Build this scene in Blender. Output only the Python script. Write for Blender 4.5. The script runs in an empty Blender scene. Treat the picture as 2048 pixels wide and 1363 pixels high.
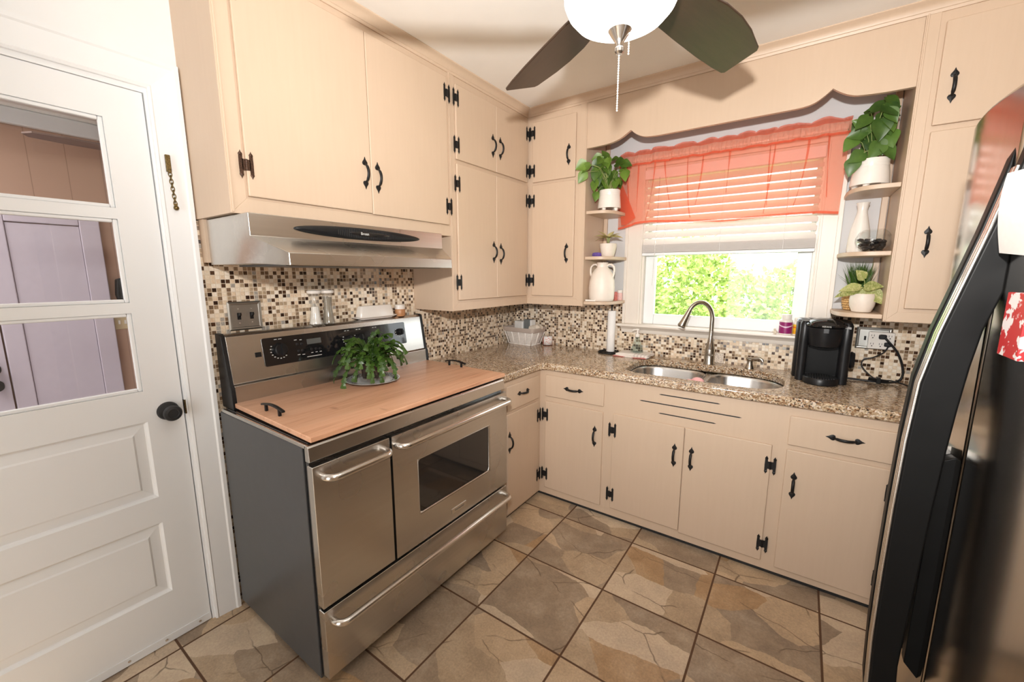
import bpy, bmesh, math, random
from mathutils import Vector, Matrix, Euler
S = bpy.context.scene
COL = S.collection
PI = math.pi
R = math.radians
random.seed(7)

FLASH, BACKL, SIDEL, SUNL, SKYL, GLOBE, EXPO = 320.0, 14.0, 45.0, 11.0, 6.5, 9.5, -0.52
# ---------------------------------------------------------------- materials
class NT:
    """small helper around a material node tree"""
    def __init__(self, name):
        self.m = bpy.data.materials.new(name)
        self.m.use_nodes = True
        self.t = self.m.node_tree
        self.b = self.t.nodes['Principled BSDF']
        self.out = self.t.nodes['Material Output']
    def n(self, typ, **kw):
        nd = self.t.nodes.new(typ)
        for k, v in kw.items():
            if k.startswith('i_'):
                nd.inputs[k[2:].replace('_', ' ')].default_value = v
            elif k.startswith('x'):
                nd.inputs[int(k[1:])].default_value = v
            else:
                setattr(nd, k, v)
        return nd
    def l(self, a, b):
        self.t.links.new(a, b)
    def math(self, op, a, b=None, c=None):
        nd = self.t.nodes.new('ShaderNodeMath')
        nd.operation = op
        for i, v in enumerate((a, b, c)):
            if v is None:
                continue
            if isinstance(v, (int, float)):
                nd.inputs[i].default_value = v
            else:
                self.l(v, nd.inputs[i])
        return nd.outputs[0]
    def ramp(self, fac, stops, interp='LINEAR'):
        nd = self.t.nodes.new('ShaderNodeValToRGB')
        cr = nd.color_ramp
        cr.interpolation = interp
        while len(cr.elements) < len(stops):
            cr.elements.new(0.5)
        for e, (p, c) in zip(cr.elements, stops):
            e.position = p
            e.color = (*c, 1) if len(c) == 3 else c
        self.l(fac, nd.inputs[0])
        return nd.outputs[0]
    def mix(self, fac, a, b, blend='MIX'):
        nd = self.t.nodes.new('ShaderNodeMix')
        nd.data_type = 'RGBA'
        nd.blend_type = blend
        for i, v in ((0, fac), (6, a), (7, b)):
            if isinstance(v, (int, float)):
                nd.inputs[i].default_value = v
            elif isinstance(v, tuple):
                nd.inputs[i].default_value = (*v, 1)
            else:
                self.l(v, nd.inputs[i])
        return nd.outputs[2]
    def coords(self, scale=(1, 1, 1), rot=(0, 0, 0), loc=(0, 0, 0), kind='Object'):
        tc = self.n('ShaderNodeTexCoord')
        mp = self.n('ShaderNodeMapping')
        mp.inputs['Scale'].default_value = scale
        mp.inputs['Rotation'].default_value = rot
        mp.inputs['Location'].default_value = loc
        self.l(tc.outputs[kind], mp.inputs[0])
        return mp.outputs[0]
    def noise(self, vec, scale, detail=3, rough=0.5, out='Fac', dist=0.0):
        nd = self.n('ShaderNodeTexNoise')
        nd.inputs['Scale'].default_value = scale
        nd.inputs['Detail'].default_value = detail
        nd.inputs['Roughness'].default_value = rough
        nd.inputs['Distortion'].default_value = dist
        self.l(vec, nd.inputs['Vector'])
        return nd.outputs[out]
    def bump(self, h, strength=0.2, dist=0.002):
        nd = self.n('ShaderNodeBump')
        nd.inputs['Strength'].default_value = strength
        nd.inputs['Distance'].default_value = dist
        self.l(h, nd.inputs['Height'])
        self.l(nd.outputs[0], self.b.inputs['Normal'])
    def base(self, v):
        if isinstance(v, tuple):
            self.b.inputs['Base Color'].default_value = (*v, 1)
        else:
            self.l(v, self.b.inputs['Base Color'])
    def set(self, **kw):
        for k, v in kw.items():
            self.b.inputs[k.replace('_', ' ')].default_value = v

def lin(r, g, b):
    f = lambda c: c / 12.92 if c <= 0.04045 else ((c + 0.055) / 1.055) ** 2.4
    return (f(r / 255), f(g / 255), f(b / 255))

def simple(name, col, rough=0.5, metal=0.0, var=0.06, scale=30, bump=0.0, coat=0.0, spec=0.5, trans=0.0, ior=1.45):
    k = NT(name)
    v = k.coords()
    nz = k.noise(v, scale, 4)
    lo = tuple(c * (1 - var) for c in col)
    hi = tuple(min(1, c * (1 + var)) for c in col)
    k.base(k.ramp(nz, [(0.3, lo), (0.7, hi)]))
    k.set(Roughness=rough, Metallic=metal, IOR=ior)
    k.b.inputs['Specular IOR Level'].default_value = spec
    k.b.inputs['Coat Weight'].default_value = coat
    k.b.inputs['Transmission Weight'].default_value = trans
    if bump:
        k.bump(nz, bump)
    return k.m

def paint_mat(name, col, rough=0.42):
    """brush-painted wood: faint vertical brush marks"""
    k = NT(name)
    v = k.coords((60, 60, 4))
    nz = k.noise(v, 1.0, 4, 0.6)
    v2 = k.coords()
    n2 = k.noise(v2, 3.0, 3)
    c1 = k.ramp(n2, [(0.3, tuple(c * 0.965 for c in col)), (0.7, col)])
    k.base(k.mix(0.02, c1, k.ramp(nz, [(0.3, (0.2, 0.15, 0.1)), (0.7, (1, 0.95, 0.85))])))
    k.set(Roughness=rough)
    k.bump(nz, 0.05, 0.0008)
    return k.m

def steel_mat(name, col=(0.58, 0.56, 0.53), rough=0.27, axis=1):
    """brushed steel: fine streaks along one axis, no bump"""
    k = NT(name)
    sc = [90, 90, 90]
    sc[axis] = 1.5
    v = k.coords(tuple(sc))
    nz = k.noise(v, 1.0, 2)
    k.base(k.ramp(nz, [(0.3, tuple(c * 0.97 for c in col)), (0.7, tuple(min(1, c * 1.03) for c in col))]))
    v2 = k.coords()
    n2 = k.noise(v2, 3.0, 2, 0.5)
    k.set(Metallic=1.0)
    k.l(k.math('ADD', k.math('MULTIPLY', n2, 0.05), rough - 0.025), k.b.inputs['Roughness'])
    return k.m

M = {}
CAB = lin(205, 181, 157)
M['cab'] = paint_mat('cabinet_paint', CAB)
M['white'] = simple('white_paint', lin(234, 236, 237), 0.42, var=.015, scale=3)
M['trimwhite'] = paint_mat('window_trim_paint', lin(228, 219, 208), 0.4)
M['wallwhite'] = simple('white_wall', lin(234, 235, 235), 0.7, var=0.02, scale=4)
M['wallblue'] = simple('pale_grey_wall', lin(207, 206, 206), 0.7, var=0.02, scale=4)
M['walltan'] = simple('tan_wall', lin(196, 172, 144), 0.7, var=0.03, scale=4)
M['ceil'] = simple('ceiling_paint', lin(240, 237, 232), 0.8, var=0.02, scale=5)
M['iron'] = simple('black_iron', (0.011, 0.010, 0.010), 0.42, 0.0, 0.4, 300, 0.3, spec=0.35)
M['ironbrown'] = simple('brown_flecked_iron', (0.06, 0.028, 0.015), 0.45, 0.4, 0.95, 350, 0.5)  # iron mottled with brown flecks, used on one hinge
M['black'] = simple('black_plastic', (0.010, 0.010, 0.011), 0.35, 0, 0.2, spec=.35)
M['handleblack'] = simple('black_handle', (0.005, 0.005, 0.005), 0.45, 0, 0.1, spec=.2)
M['blackgloss'] = simple('black_gloss', (0.01, 0.01, 0.011), 0.08, 0, 0.1, coat=0.5)
M['blackmatte'] = simple('black_matte', (0.02, 0.02, 0.021), 0.55, 0, 0.2)
M['greypanel'] = simple('charcoal_enamel', (0.055, 0.057, 0.06), 0.33, 0.0, 0.05)
M['steel'] = steel_mat('brushed_steel')
M['steelv'] = steel_mat('brushed_steel_upright', (0.60, 0.58, 0.55), 0.22, 2)
M['sinksteel'] = steel_mat('sink_steel', (0.72, 0.72, 0.72), 0.25, 0)
M['nickel'] = steel_mat('brushed_nickel', (0.52, 0.48, 0.42), 0.24, 2)
M['chrome'] = simple('chrome', (0.75, 0.75, 0.75), 0.12, 1.0, 0.03)
M['plate'] = simple('satin_metal_plate', (0.42, 0.41, 0.38), 0.38, 1.0, 0.05)
M['polished'] = simple('polished_steel', (0.68, 0.66, 0.63), 0.2, 1.0, 0.03)
M['brass'] = simple('aged_brass', (0.17, 0.12, 0.05), 0.35, 1.0, 0.5, 200, 0.3)
M['ceramic'] = simple('white_ceramic', lin(232, 226, 218), 0.22, 0, 0.02, coat=0.3)
M['ceramicmatte'] = simple('white_matte_ceramic', lin(226, 215, 203), 0.5, 0, 0.03, 60, 0.05)
M['paper'] = simple('white_paper', lin(235, 233, 230), 0.85, 0, 0.02, 80, 0.1)
M['soil'] = simple('dark_soil', (0.02, 0.014, 0.01), 0.9, 0, 0.5, 120, 0.6)
M['fanbrown'] = simple('brown_fan_blade', lin(132, 108, 98), .5)
M['fanblade'] = None

def wood(name, c1, c2, axis=0, rough=0.4, scale=1.0):
    k = NT(name)
    sc = [26 * scale] * 3
    sc[axis] = 2.2 * scale
    v = k.coords(tuple(sc))
    nz = k.noise(v, 1.0, 5, 0.6, dist=0.6)
    v2 = k.coords(tuple(s * 5 for s in sc))
    n2 = k.noise(v2, 1.0, 3)
    c = k.ramp(nz, [(0.25, c1), (0.75, c2)])
    k.base(k.mix(0.16, c, k.ramp(n2, [(0.35, tuple(x * 0.4 for x in c1)), (0.6, c2)])))
    k.set(Roughness=rough)
    k.bump(n2, 0.06, 0.0006)
    return k.m
M['fanblade'] = wood('dark_walnut_blade', (0.028, 0.015, 0.009), (0.05, 0.027, 0.016), 0, 0.33)

def board_mat():
    k = NT('stained_board_wood')
    # staves run along Y, each 62 mm wide across X
    tc = k.n('ShaderNodeTexCoord')
    sp = k.n('ShaderNodeSeparateXYZ')
    k.l(tc.outputs['Object'], sp.inputs[0])
    st = k.math('FLOOR', k.math('DIVIDE', sp.outputs[0], 0.105))
    wn = k.n('ShaderNodeTexWhiteNoise', noise_dimensions='1D')
    k.l(st, wn.inputs['W'])
    cb = k.n('ShaderNodeCombineXYZ')
    k.l(k.math('MULTIPLY', sp.outputs[0], 30), cb.inputs[0])
    k.l(k.math('ADD', k.math('MULTIPLY', sp.outputs[1], 2.6), k.math('MULTIPLY', wn.outputs[0], 30)), cb.inputs[1])
    k.l(k.math('MULTIPLY', sp.outputs[2], 30), cb.inputs[2])
    nz = k.noise(cb.outputs[0], 1.0, 6, 0.62, dist=0.8)
    c = k.ramp(nz, [(0.22, lin(180, 126, 96)), (0.45, lin(214, 163, 129)), (0.75, lin(227, 183, 152))])
    tone = k.math('MULTIPLY_ADD', wn.outputs[0], 0.10, 0.93)
    mul = k.n('ShaderNodeVectorMath', operation='SCALE')
    k.l(c, mul.inputs[0]); k.l(tone, mul.inputs['Scale'])
    # a few dark scratches / knots
    v3 = k.coords((3, 9, 3))
    kn = k.noise(v3, 1.3, 2, 0.4)
    knot = k.ramp(kn, [(0.70, (0, 0, 0)), (0.76, (1, 1, 1))])
    k.base(k.mix(k.math('MULTIPLY', knot, 0.5), mul.outputs[0], lin(130, 70, 40)))
    k.set(Roughness=0.36)
    k.bump(nz, 0.05, 0.0006)
    return k.m
M['board'] = board_mat()

def granite_mat():
    k = NT('speckled_granite')
    v = k.coords()
    n1 = k.noise(v, 60, 6, 0.72, dist=0.5)
    n2 = k.noise(v, 130, 5, 0.7)
    vs = k.coords((120, 210, 170), (0, 0, 0.5))
    vo = k.n('ShaderNodeTexVoronoi'); vo.inputs['Scale'].default_value = 1.0
    k.l(vs, vo.inputs['Vector'])
    cellv = k.n('ShaderNodeSeparateColor'); k.l(vo.outputs['Color'], cellv.inputs[0])
    base = k.ramp(n1, [(0.30, lin(100, 76, 58)), (0.43, lin(172, 142, 110)), (0.54, lin(206, 184, 154)), (0.70, lin(216, 202, 180))])
    c2 = k.mix(k.ramp(cellv.outputs[0], [(0.72, (0, 0, 0)), (0.76, (1, 1, 1))], 'CONSTANT'), base, lin(146, 110, 80))
    c3 = k.mix(k.ramp(cellv.outputs[1], [(0.84, (0, 0, 0)), (0.85, (1, 1, 1))], 'CONSTANT'), c2, lin(222, 206, 188))
    dark = k.ramp(n2, [(0.515, (0, 0, 0)), (0.575, (1, 1, 1))])
    big = k.noise(v, 20, 4, 0.6)
    dm = k.math('MULTIPLY', dark, k.ramp(big, [(0.35, (0.25, 0.25, 0.25)), (0.55, (1, 1, 1))]))
    k.base(k.mix(dm, c3, lin(44, 34, 28)))
    k.set(Roughness=0.12)
    k.b.inputs['Coat Weight'].default_value = 0.15
    return k.m
M['granite'] = granite_mat()

def mosaic_mat(name, ua, pitch=0.0168):
    """glass and travertine mosaic, cells in plane (ua, Z)"""
    k = NT(name)
    tc = k.n('ShaderNodeTexCoord')
    sp = k.n('ShaderNodeSeparateXYZ'); k.l(tc.outputs['Object'], sp.inputs[0])
    u = k.math('DIVIDE', sp.outputs[ua], pitch)
    w = k.math('DIVIDE', sp.outputs[2], pitch)
    fu, fw = k.math('FLOOR', u), k.math('FLOOR', w)
    cb = k.n('ShaderNodeCombineXYZ'); k.l(fu, cb.inputs[0]); k.l(fw, cb.inputs[1])
    wn = k.n('ShaderNodeTexWhiteNoise', noise_dimensions='3D'); k.l(cb.outputs[0], wn.inputs['Vector'])
    cells = k.ramp(wn.outputs['Value'], [(0.0, lin(232, 216, 194)), (0.20, lin(222, 200, 174)), (0.38, lin(236, 224, 208)), (0.50, lin(178, 158, 132)),
                                         (0.62, lin(150, 128, 104)), (0.72, lin(120, 98, 78)), (0.82, lin(78, 56, 42)), (0.90, lin(52, 36, 27)), (0.96, lin(165, 160, 152))], 'CONSTANT')
    v = k.coords((1, 1, 1))
    n = k.noise(v, 190, 3)
    cells2 = k.mix(0.22, cells, k.ramp(n, [(0.35, (0.12, 0.08, 0.06)), (0.65, (0.95, 0.88, 0.8))]), 'OVERLAY')
    du = k.math('ABSOLUTE', k.math('SUBTRACT', k.math('FRACT', u), 0.5))
    dw = k.math('ABSOLUTE', k.math('SUBTRACT', k.math('FRACT', w), 0.5))
    d = k.math('MAXIMUM', du, dw)
    g = k.ramp(d, [(0.425, (0, 0, 0)), (0.45, (1, 1, 1))])
    k.base(k.mix(g, cells2, lin(222, 206, 184)))
    glass = k.math('GREATER_THAN', wn.outputs['Value'], 0.5)
    rg = k.math('SUBTRACT', 0.45, k.math('MULTIPLY', glass, 0.36))
    k.l(k.math('MAXIMUM', rg, k.math('MULTIPLY', g, 0.8)), k.b.inputs['Roughness'])
    hgt = k.math('SUBTRACT', 1.0, k.ramp(d, [(0.38, (0, 0, 0)), (0.46, (1, 1, 1))]))
    k.bump(hgt, 0.5, 0.0015)
    return k.m
M['mosaicY'] = mosaic_mat('mosaic_left', 1)
M['mosaicX'] = mosaic_mat('mosaic_back', 0)

def floor_mat(T=0.4068, tx=0.8749, ty=-0.7467):
    k = NT('slate_look_floor_tile')
    tc = k.n('ShaderNodeTexCoord')
    sp = k.n('ShaderNodeSeparateXYZ'); k.l(tc.outputs['Object'], sp.inputs[0])
    u = k.math('DIVIDE', k.math('SUBTRACT', sp.outputs[0], tx), T)
    w = k.math('DIVIDE', k.math('SUBTRACT', sp.outputs[1], ty), T)
    fu, fw = k.math('FLOOR', u), k.math('FLOOR', w)
    cb = k.n('ShaderNodeCombineXYZ'); k.l(fu, cb.inputs[0]); k.l(fw, cb.inputs[1])
    wn = k.n('ShaderNodeTexWhiteNoise', noise_dimensions='3D'); k.l(cb.outputs[0], wn.inputs['Vector'])
    du = k.math('ABSOLUTE', k.math('SUBTRACT', k.math('FRACT', u), 0.5))
    dw = k.math('ABSOLUTE', k.math('SUBTRACT', k.math('FRACT', w), 0.5))
    d = k.math('MAXIMUM', du, dw)
    # local coordinates inside the tile, shifted per tile so that no two tiles match
    off = k.n('ShaderNodeVectorMath', operation='SCALE'); k.l(wn.outputs['Color'], off.inputs[0]); off.inputs['Scale'].default_value = 9.0
    ad = k.n('ShaderNodeVectorMath', operation='ADD')
    k.l(tc.outputs['Object'], ad.inputs[0]); k.l(off.outputs[0], ad.inputs[1])
    wob = k.noise(ad.outputs[0], 9, 3, 0.5, 'Color')
    ws = k.n('ShaderNodeVectorMath', operation='SCALE'); k.l(wob, ws.inputs[0]); ws.inputs['Scale'].default_value = 0.055
    a2 = k.n('ShaderNodeVectorMath', operation='ADD'); k.l(ad.outputs[0], a2.inputs[0]); k.l(ws.outputs[0], a2.inputs[1])
    mp = k.n('ShaderNodeMapping'); mp.inputs['Scale'].default_value = (3.8, 6.4, 1); mp.inputs['Rotation'].default_value = (0, 0, 0.6)
    k.l(a2.outputs[0], mp.inputs[0])
    vo = k.n('ShaderNodeTexVoronoi', voronoi_dimensions='2D'); vo.inputs['Scale'].default_value = 1.0; k.l(mp.outputs[0], vo.inputs['Vector'])
    ve = k.n('ShaderNodeTexVoronoi', voronoi_dimensions='2D', feature='DISTANCE_TO_EDGE'); ve.inputs['Scale'].default_value = 0.62; k.l(mp.outputs[0], ve.inputs['Vector'])
    sc = k.n('ShaderNodeSeparateColor'); k.l(vo.outputs['Color'], sc.inputs[0])
    patch = k.ramp(sc.outputs[0], [(0.0, lin(148, 131, 114)), (0.2, lin(184, 163, 137)), (0.4, lin(220, 203, 180)), (0.6, lin(140, 125, 111)), (0.75, lin(204, 180, 150)), (0.9, lin(176, 140, 98))], 'CONSTANT')
    n1 = k.noise(a2.outputs[0], 7, 6, 0.65)
    stain = k.ramp(n1, [(0.3, lin(124, 107, 92)), (0.5, lin(176, 156, 132)), (0.70, lin(216, 200, 177))])
    c = k.mix(0.62, stain, patch)
    n3 = k.noise(ad.outputs[0], 120, 4, 0.7)
    c = k.mix(0.25, c, k.ramp(n3, [(0.3, (0.12, 0.09, 0.06)), (0.7, (0.85, 0.75, 0.62))]), 'OVERLAY')
    crack = k.ramp(ve.outputs['Distance'], [(0.0, (1, 1, 1)), (0.012, (0, 0, 0))])
    n4 = k.noise(ad.outputs[0], 5, 2)
    crack = k.math('MULTIPLY', crack, k.ramp(n4, [(0.46, (0, 0, 0)), (0.54, (0.85, 0.85, 0.85))]))
    c = k.mix(crack, c, lin(92, 72, 54))
    g = k.ramp(d, [(0.489, (0, 0, 0)), (0.4915, (1, 1, 1))])
    k.base(k.mix(g, c, lin(92, 64, 44)))
    k.l(k.math('ADD', 0.36, k.math('MULTIPLY', g, 0.45)), k.b.inputs['Roughness'])
    h = k.math('SUBTRACT', k.math('MULTIPLY', n1, 0.3), k.math('ADD', g, k.math('MULTIPLY', crack, 0.3)))
    k.bump(h, 0.3, 0.003)
    return k.m
M['floor'] = floor_mat()

def leaf_mat(name, c1, c2, rough=0.38, trans=0.15, scale=14, vein=None):
    k = NT(name)
    v = k.coords()
    nz = k.noise(v, scale, 4, 0.6)
    geo = k.n('ShaderNodeNewGeometry')
    rnd = geo.outputs['Random Per Island']
    a = k.mix(rnd, c1, c2)
    c = k.mix(0.35, a, k.ramp(nz, [(0.35, c1), (0.65, c2)]))
    if vein:
        n2 = k.noise(v, 70, 3, 0.7, dist=1.5)
        c = k.mix(k.ramp(n2, [(0.46, (0, 0, 0)), (0.6, (0.8, 0.8, 0.8))]), c, vein)
    k.base(c)
    k.set(Roughness=rough)
    if trans:
        tr = k.n('ShaderNodeBsdfTranslucent')
        k.l(c, tr.inputs[0])
        ms = k.n('ShaderNodeMixShader'); ms.inputs[0].default_value = trans
        k.l(k.b.outputs[0], ms.inputs[1]); k.l(tr.outputs[0], ms.inputs[2])
        k.l(ms.outputs[0], k.out.inputs[0])
    return k.m
M['pothos'] = leaf_mat('pothos_leaf', lin(40, 72, 26), lin(124, 158, 62))
M['pothosdark'] = leaf_mat('dark_pothos_leaf', lin(36, 64, 28), lin(98, 132, 56))
M['cactus'] = leaf_mat('cactus_segment', lin(34, 62, 18), lin(80, 112, 42), 0.35, 0.2)
M['varieg'] = leaf_mat('variegated_leaf', lin(110, 124, 52), lin(176, 180, 110), 0.5, 0.15, 30, lin(206, 200, 146))
M['varieg2'] = leaf_mat('red_edged_leaf', lin(150, 154, 84), lin(210, 210, 150), 0.5, 0.15, 30, lin(196, 164, 124))
M['grass'] = leaf_mat('grass_blade', lin(34, 66, 24), lin(86, 122, 44), 0.45, 0.15)
M['hedge'] = leaf_mat('hedge_leaf', lin(130, 160, 70), lin(214, 228, 150), 0.5, 0.35)
M['stem'] = simple('pale_stem', lin(150, 160, 96), 0.6)

def glass_mat(name, col=(1, 1, 1), rough=0.0, thin=False):
    k = NT(name)
    if thin:
        tr = k.n('ShaderNodeBsdfTransparent'); tr.inputs[0].default_value = (*col, 1)
        gl = k.n('ShaderNodeBsdfGlossy'); gl.inputs['Roughness'].default_value = 0.0
        fr = k.n('ShaderNodeLayerWeight'); fr.inputs[0].default_value = 0.5
        ms = k.n('ShaderNodeMixShader')
        k.l(k.math('MULTIPLY_ADD', k.math('POWER', fr.outputs['Facing'], 4.0), 0.35, 0.03), ms.inputs[0])
        k.l(tr.outputs[0], ms.inputs[1]); k.l(gl.outputs[0], ms.inputs[2])
        k.l(ms.outputs[0], k.out.inputs[0])
    else:
        k.base(col); k.set(Roughness=rough, IOR=1.45); k.b.inputs['Transmission Weight'].default_value = 1.0
    return k.m
M['pane'] = glass_mat('window_glass', (0.97, 0.98, 0.97), thin=True)
M['clear'] = glass_mat('clear_glass', (0.975, 0.985, 0.985), thin=True)
def frosted(name, col, op):
    k = NT(name)
    tr = k.n('ShaderNodeBsdfTransparent'); df = k.n('ShaderNodeBsdfDiffuse'); df.inputs[0].default_value = (*col, 1)
    gl = k.n('ShaderNodeBsdfGlossy'); gl.inputs['Roughness'].default_value = .12
    m1 = k.n('ShaderNodeMixShader'); m1.inputs[0].default_value = op
    k.l(tr.outputs[0], m1.inputs[1]); k.l(df.outputs[0], m1.inputs[2])
    m2 = k.n('ShaderNodeMixShader'); m2.inputs[0].default_value = .05
    k.l(m1.outputs[0], m2.inputs[1]); k.l(gl.outputs[0], m2.inputs[2]); k.l(m2.outputs[0], k.out.inputs[0])
    return k.m
M['acrylic'] = frosted('frosted_acrylic', lin(226, 220, 206), .16)

def sheer(name, col, opac):
    k = NT(name)
    tc = k.coords((900, 900, 900))
    df = k.n('ShaderNodeBsdfDiffuse'); df.inputs[0].default_value = (*col, 1)
    tl = k.n('ShaderNodeBsdfTranslucent'); tl.inputs[0].default_value = (*col, 1)
    m1 = k.n('ShaderNodeMixShader'); m1.inputs[0].default_value = 0.5
    k.l(df.outputs[0], m1.inputs[1]); k.l(tl.outputs[0], m1.inputs[2])
    tr = k.n('ShaderNodeBsdfTransparent'); tr.inputs[0].default_value = (1.0, 0.82, 0.76, 1)
    m2 = k.n('ShaderNodeMixShader')
    m2.inputs[0].default_value = opac
    k.l(tr.outputs[0], m2.inputs[1]); k.l(m1.outputs[0], m2.inputs[2])
    k.l(m2.outputs[0], k.out.inputs[0])
    return k.m
CORAL = lin(240, 112, 84)
M['sheer'] = sheer('coral_sheer', lin(250, 146, 114), 0.36)
M['sheerpocket'] = sheer('coral_sheer_double', lin(252, 182, 158), 0.60)
M['sheerhem'] = sheer('coral_sheer_hem', lin(240, 116, 86), 0.66)
M['sheerfold'] = sheer('coral_sheer_gather', lin(244, 120, 88), 0.40)
M['slat'] = None
def slat_mat():
    k = NT('white_blind_slat')
    df = k.n('ShaderNodeBsdfDiffuse'); df.inputs[0].default_value = (*lin(236, 232, 228), 1)
    tl = k.n('ShaderNodeBsdfTranslucent'); tl.inputs[0].default_value = (*lin(236, 228, 222), 1)
    ms = k.n('ShaderNodeMixShader'); ms.inputs[0].default_value = 0.40
    k.l(df.outputs[0], ms.inputs[1]); k.l(tl.outputs[0], ms.inputs[2]); k.l(ms.outputs[0], k.out.inputs[0])
    return k.m
M['slat'] = slat_mat()

def emit(name, col, s):
    k = NT(name)
    e = k.n('ShaderNodeEmission'); e.inputs[0].default_value = (*col, 1); e.inputs[1].default_value = s
    k.l(e.outputs[0], k.out.inputs[0])
    return k.m

# ---------------------------------------------------------------- mesh builder
class MB:
    def __init__(self):
        self.v = []; self.f = []
    def add(self, verts, faces, mat=None):
        o = len(self.v)
        if mat is not None:
            verts = [mat @ Vector(p) for p in verts]
        self.v += [tuple(p) for p in verts]
        self.f += [tuple(i + o for i in fc) for fc in faces]
        return self
    def box(self, x0, x1, y0, y1, z0, z1, mat=None):
        if x0 > x1: x0, x1 = x1, x0
        if y0 > y1: y0, y1 = y1, y0
        if z0 > z1: z0, z1 = z1, z0
        v = [(x0, y0, z0), (x1, y0, z0), (x1, y1, z0), (x0, y1, z0), (x0, y0, z1), (x1, y0, z1), (x1, y1, z1), (x0, y1, z1)]
        return self.add(v, [(3, 2, 1, 0), (4, 5, 6, 7), (0, 1, 5, 4), (1, 2, 6, 5), (2, 3, 7, 6), (3, 0, 4, 7)], mat)
    def prism(self, poly, d0, d1, axis='y', mat=None):
        """extrude a simple 2D polygon; axis y: (x,z), axis x: (y,z), axis z: (x,y)"""
        n = len(poly)
        def P(p, d):
            return {'y': (p[0], d, p[1]), 'x': (d, p[0], p[1]), 'z': (p[0], p[1], d)}[axis]
        v = [P(p, d0) for p in poly] + [P(p, d1) for p in poly]
        f = [tuple(range(n)), tuple(range(2 * n - 1, n - 1, -1))]
        f += [(i, i + n, (i + 1) % n + n, (i + 1) % n) for i in range(n)]
        return self.add(v, f, mat)
    def lathe(self, prof, c=(0, 0, 0), n=32, mat=None, sx=1.0, sy=1.0, cap=True):
        v = []; f = []
        for r, z in prof:
            for i in range(n):
                a = 2 * PI * i / n
                v.append((c[0] + r * sx * math.cos(a), c[1] + r * sy * math.sin(a), c[2] + z))
        for k in range(len(prof) - 1):
            for i in range(n):
                j = (i + 1) % n
                f.append((k * n + i, k * n + j, (k + 1) * n + j, (k + 1) * n + i))
        if cap:
            if prof[0][0] > 1e-5: f.append(tuple(range(n - 1, -1, -1)))
            if prof[-1][0] > 1e-5: f.append(tuple((len(prof) - 1) * n + i for i in range(n)))
        return self.add(v, f, mat)
    def tube(self, pts, r, n=8, closed=False, mat=None, cap=True):
        """round tube along pts; r a number or a list"""
        pts = [Vector(p) for p in pts]
        m = len(pts)
        rs = r if isinstance(r, (list, tuple)) else [r] * m
        v = []; f = []
        up = None
        for i, p in enumerate(pts):
            if closed:
                t = (pts[(i + 1) % m] - pts[i - 1])
            else:
                t = pts[min(i + 1, m - 1)] - pts[max(i - 1, 0)]
            if t.length < 1e-9: t = Vector((0, 0, 1))
            t.normalize()
            if up is None:
                up = Vector((0, 0, 1)) if abs(t.z) < 0.9 else Vector((1, 0, 0))
            s = t.cross(up)
            if s.length < 1e-6: s = t.cross(Vector((0, 1, 0.1)))
            s.normalize()
            up = s.cross(t).normalized()
            for k in range(n):
                a = 2 * PI * k / n
                v.append(p + (s * math.cos(a) + up * math.sin(a)) * rs[i])
        for i in range(m if closed else m - 1):
            j = (i + 1) % m
            for k in range(n):
                q = (k + 1) % n
                f.append((i * n + k, i * n + q, j * n + q, j * n + k))
        if cap and not closed:
            f.append(tuple(range(n - 1, -1, -1))); f.append(tuple((m - 1) * n + k for k in range(n)))
        return self.add(v, f, mat)
    def ball(self, c, r, n=12, sz=1.0, mat=None):
        prof = [(max(1e-6, r * math.sin(PI * i / (n // 2 + 2))), -r * sz * math.cos(PI * i / (n // 2 + 2))) for i in range(n // 2 + 3)]
        return self.lathe(prof, c, n, mat, cap=False)
    def grid(self, fn, nu, nv, mat=None):
        v = [fn(i / nu, j / nv) for j in range(nv + 1) for i in range(nu + 1)]
        f = [(j * (nu + 1) + i, j * (nu + 1) + i + 1, (j + 1) * (nu + 1) + i + 1, (j + 1) * (nu + 1) + i) for j in range(nv) for i in range(nu)]
        return self.add(v, f, mat)
    def rrect(self, x0, x1, y0, y1, r, n=6):
        p = []
        for cx, cy, a0 in ((x1 - r, y1 - r, 0), (x0 + r, y1 - r, 90), (x0 + r, y0 + r, 180), (x1 - r, y0 + r, 270)):
            for i in range(n + 1):
                a = R(a0 + 90 * i / n)
                p.append((cx + r * math.cos(a), cy + r * math.sin(a)))
        return p

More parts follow.
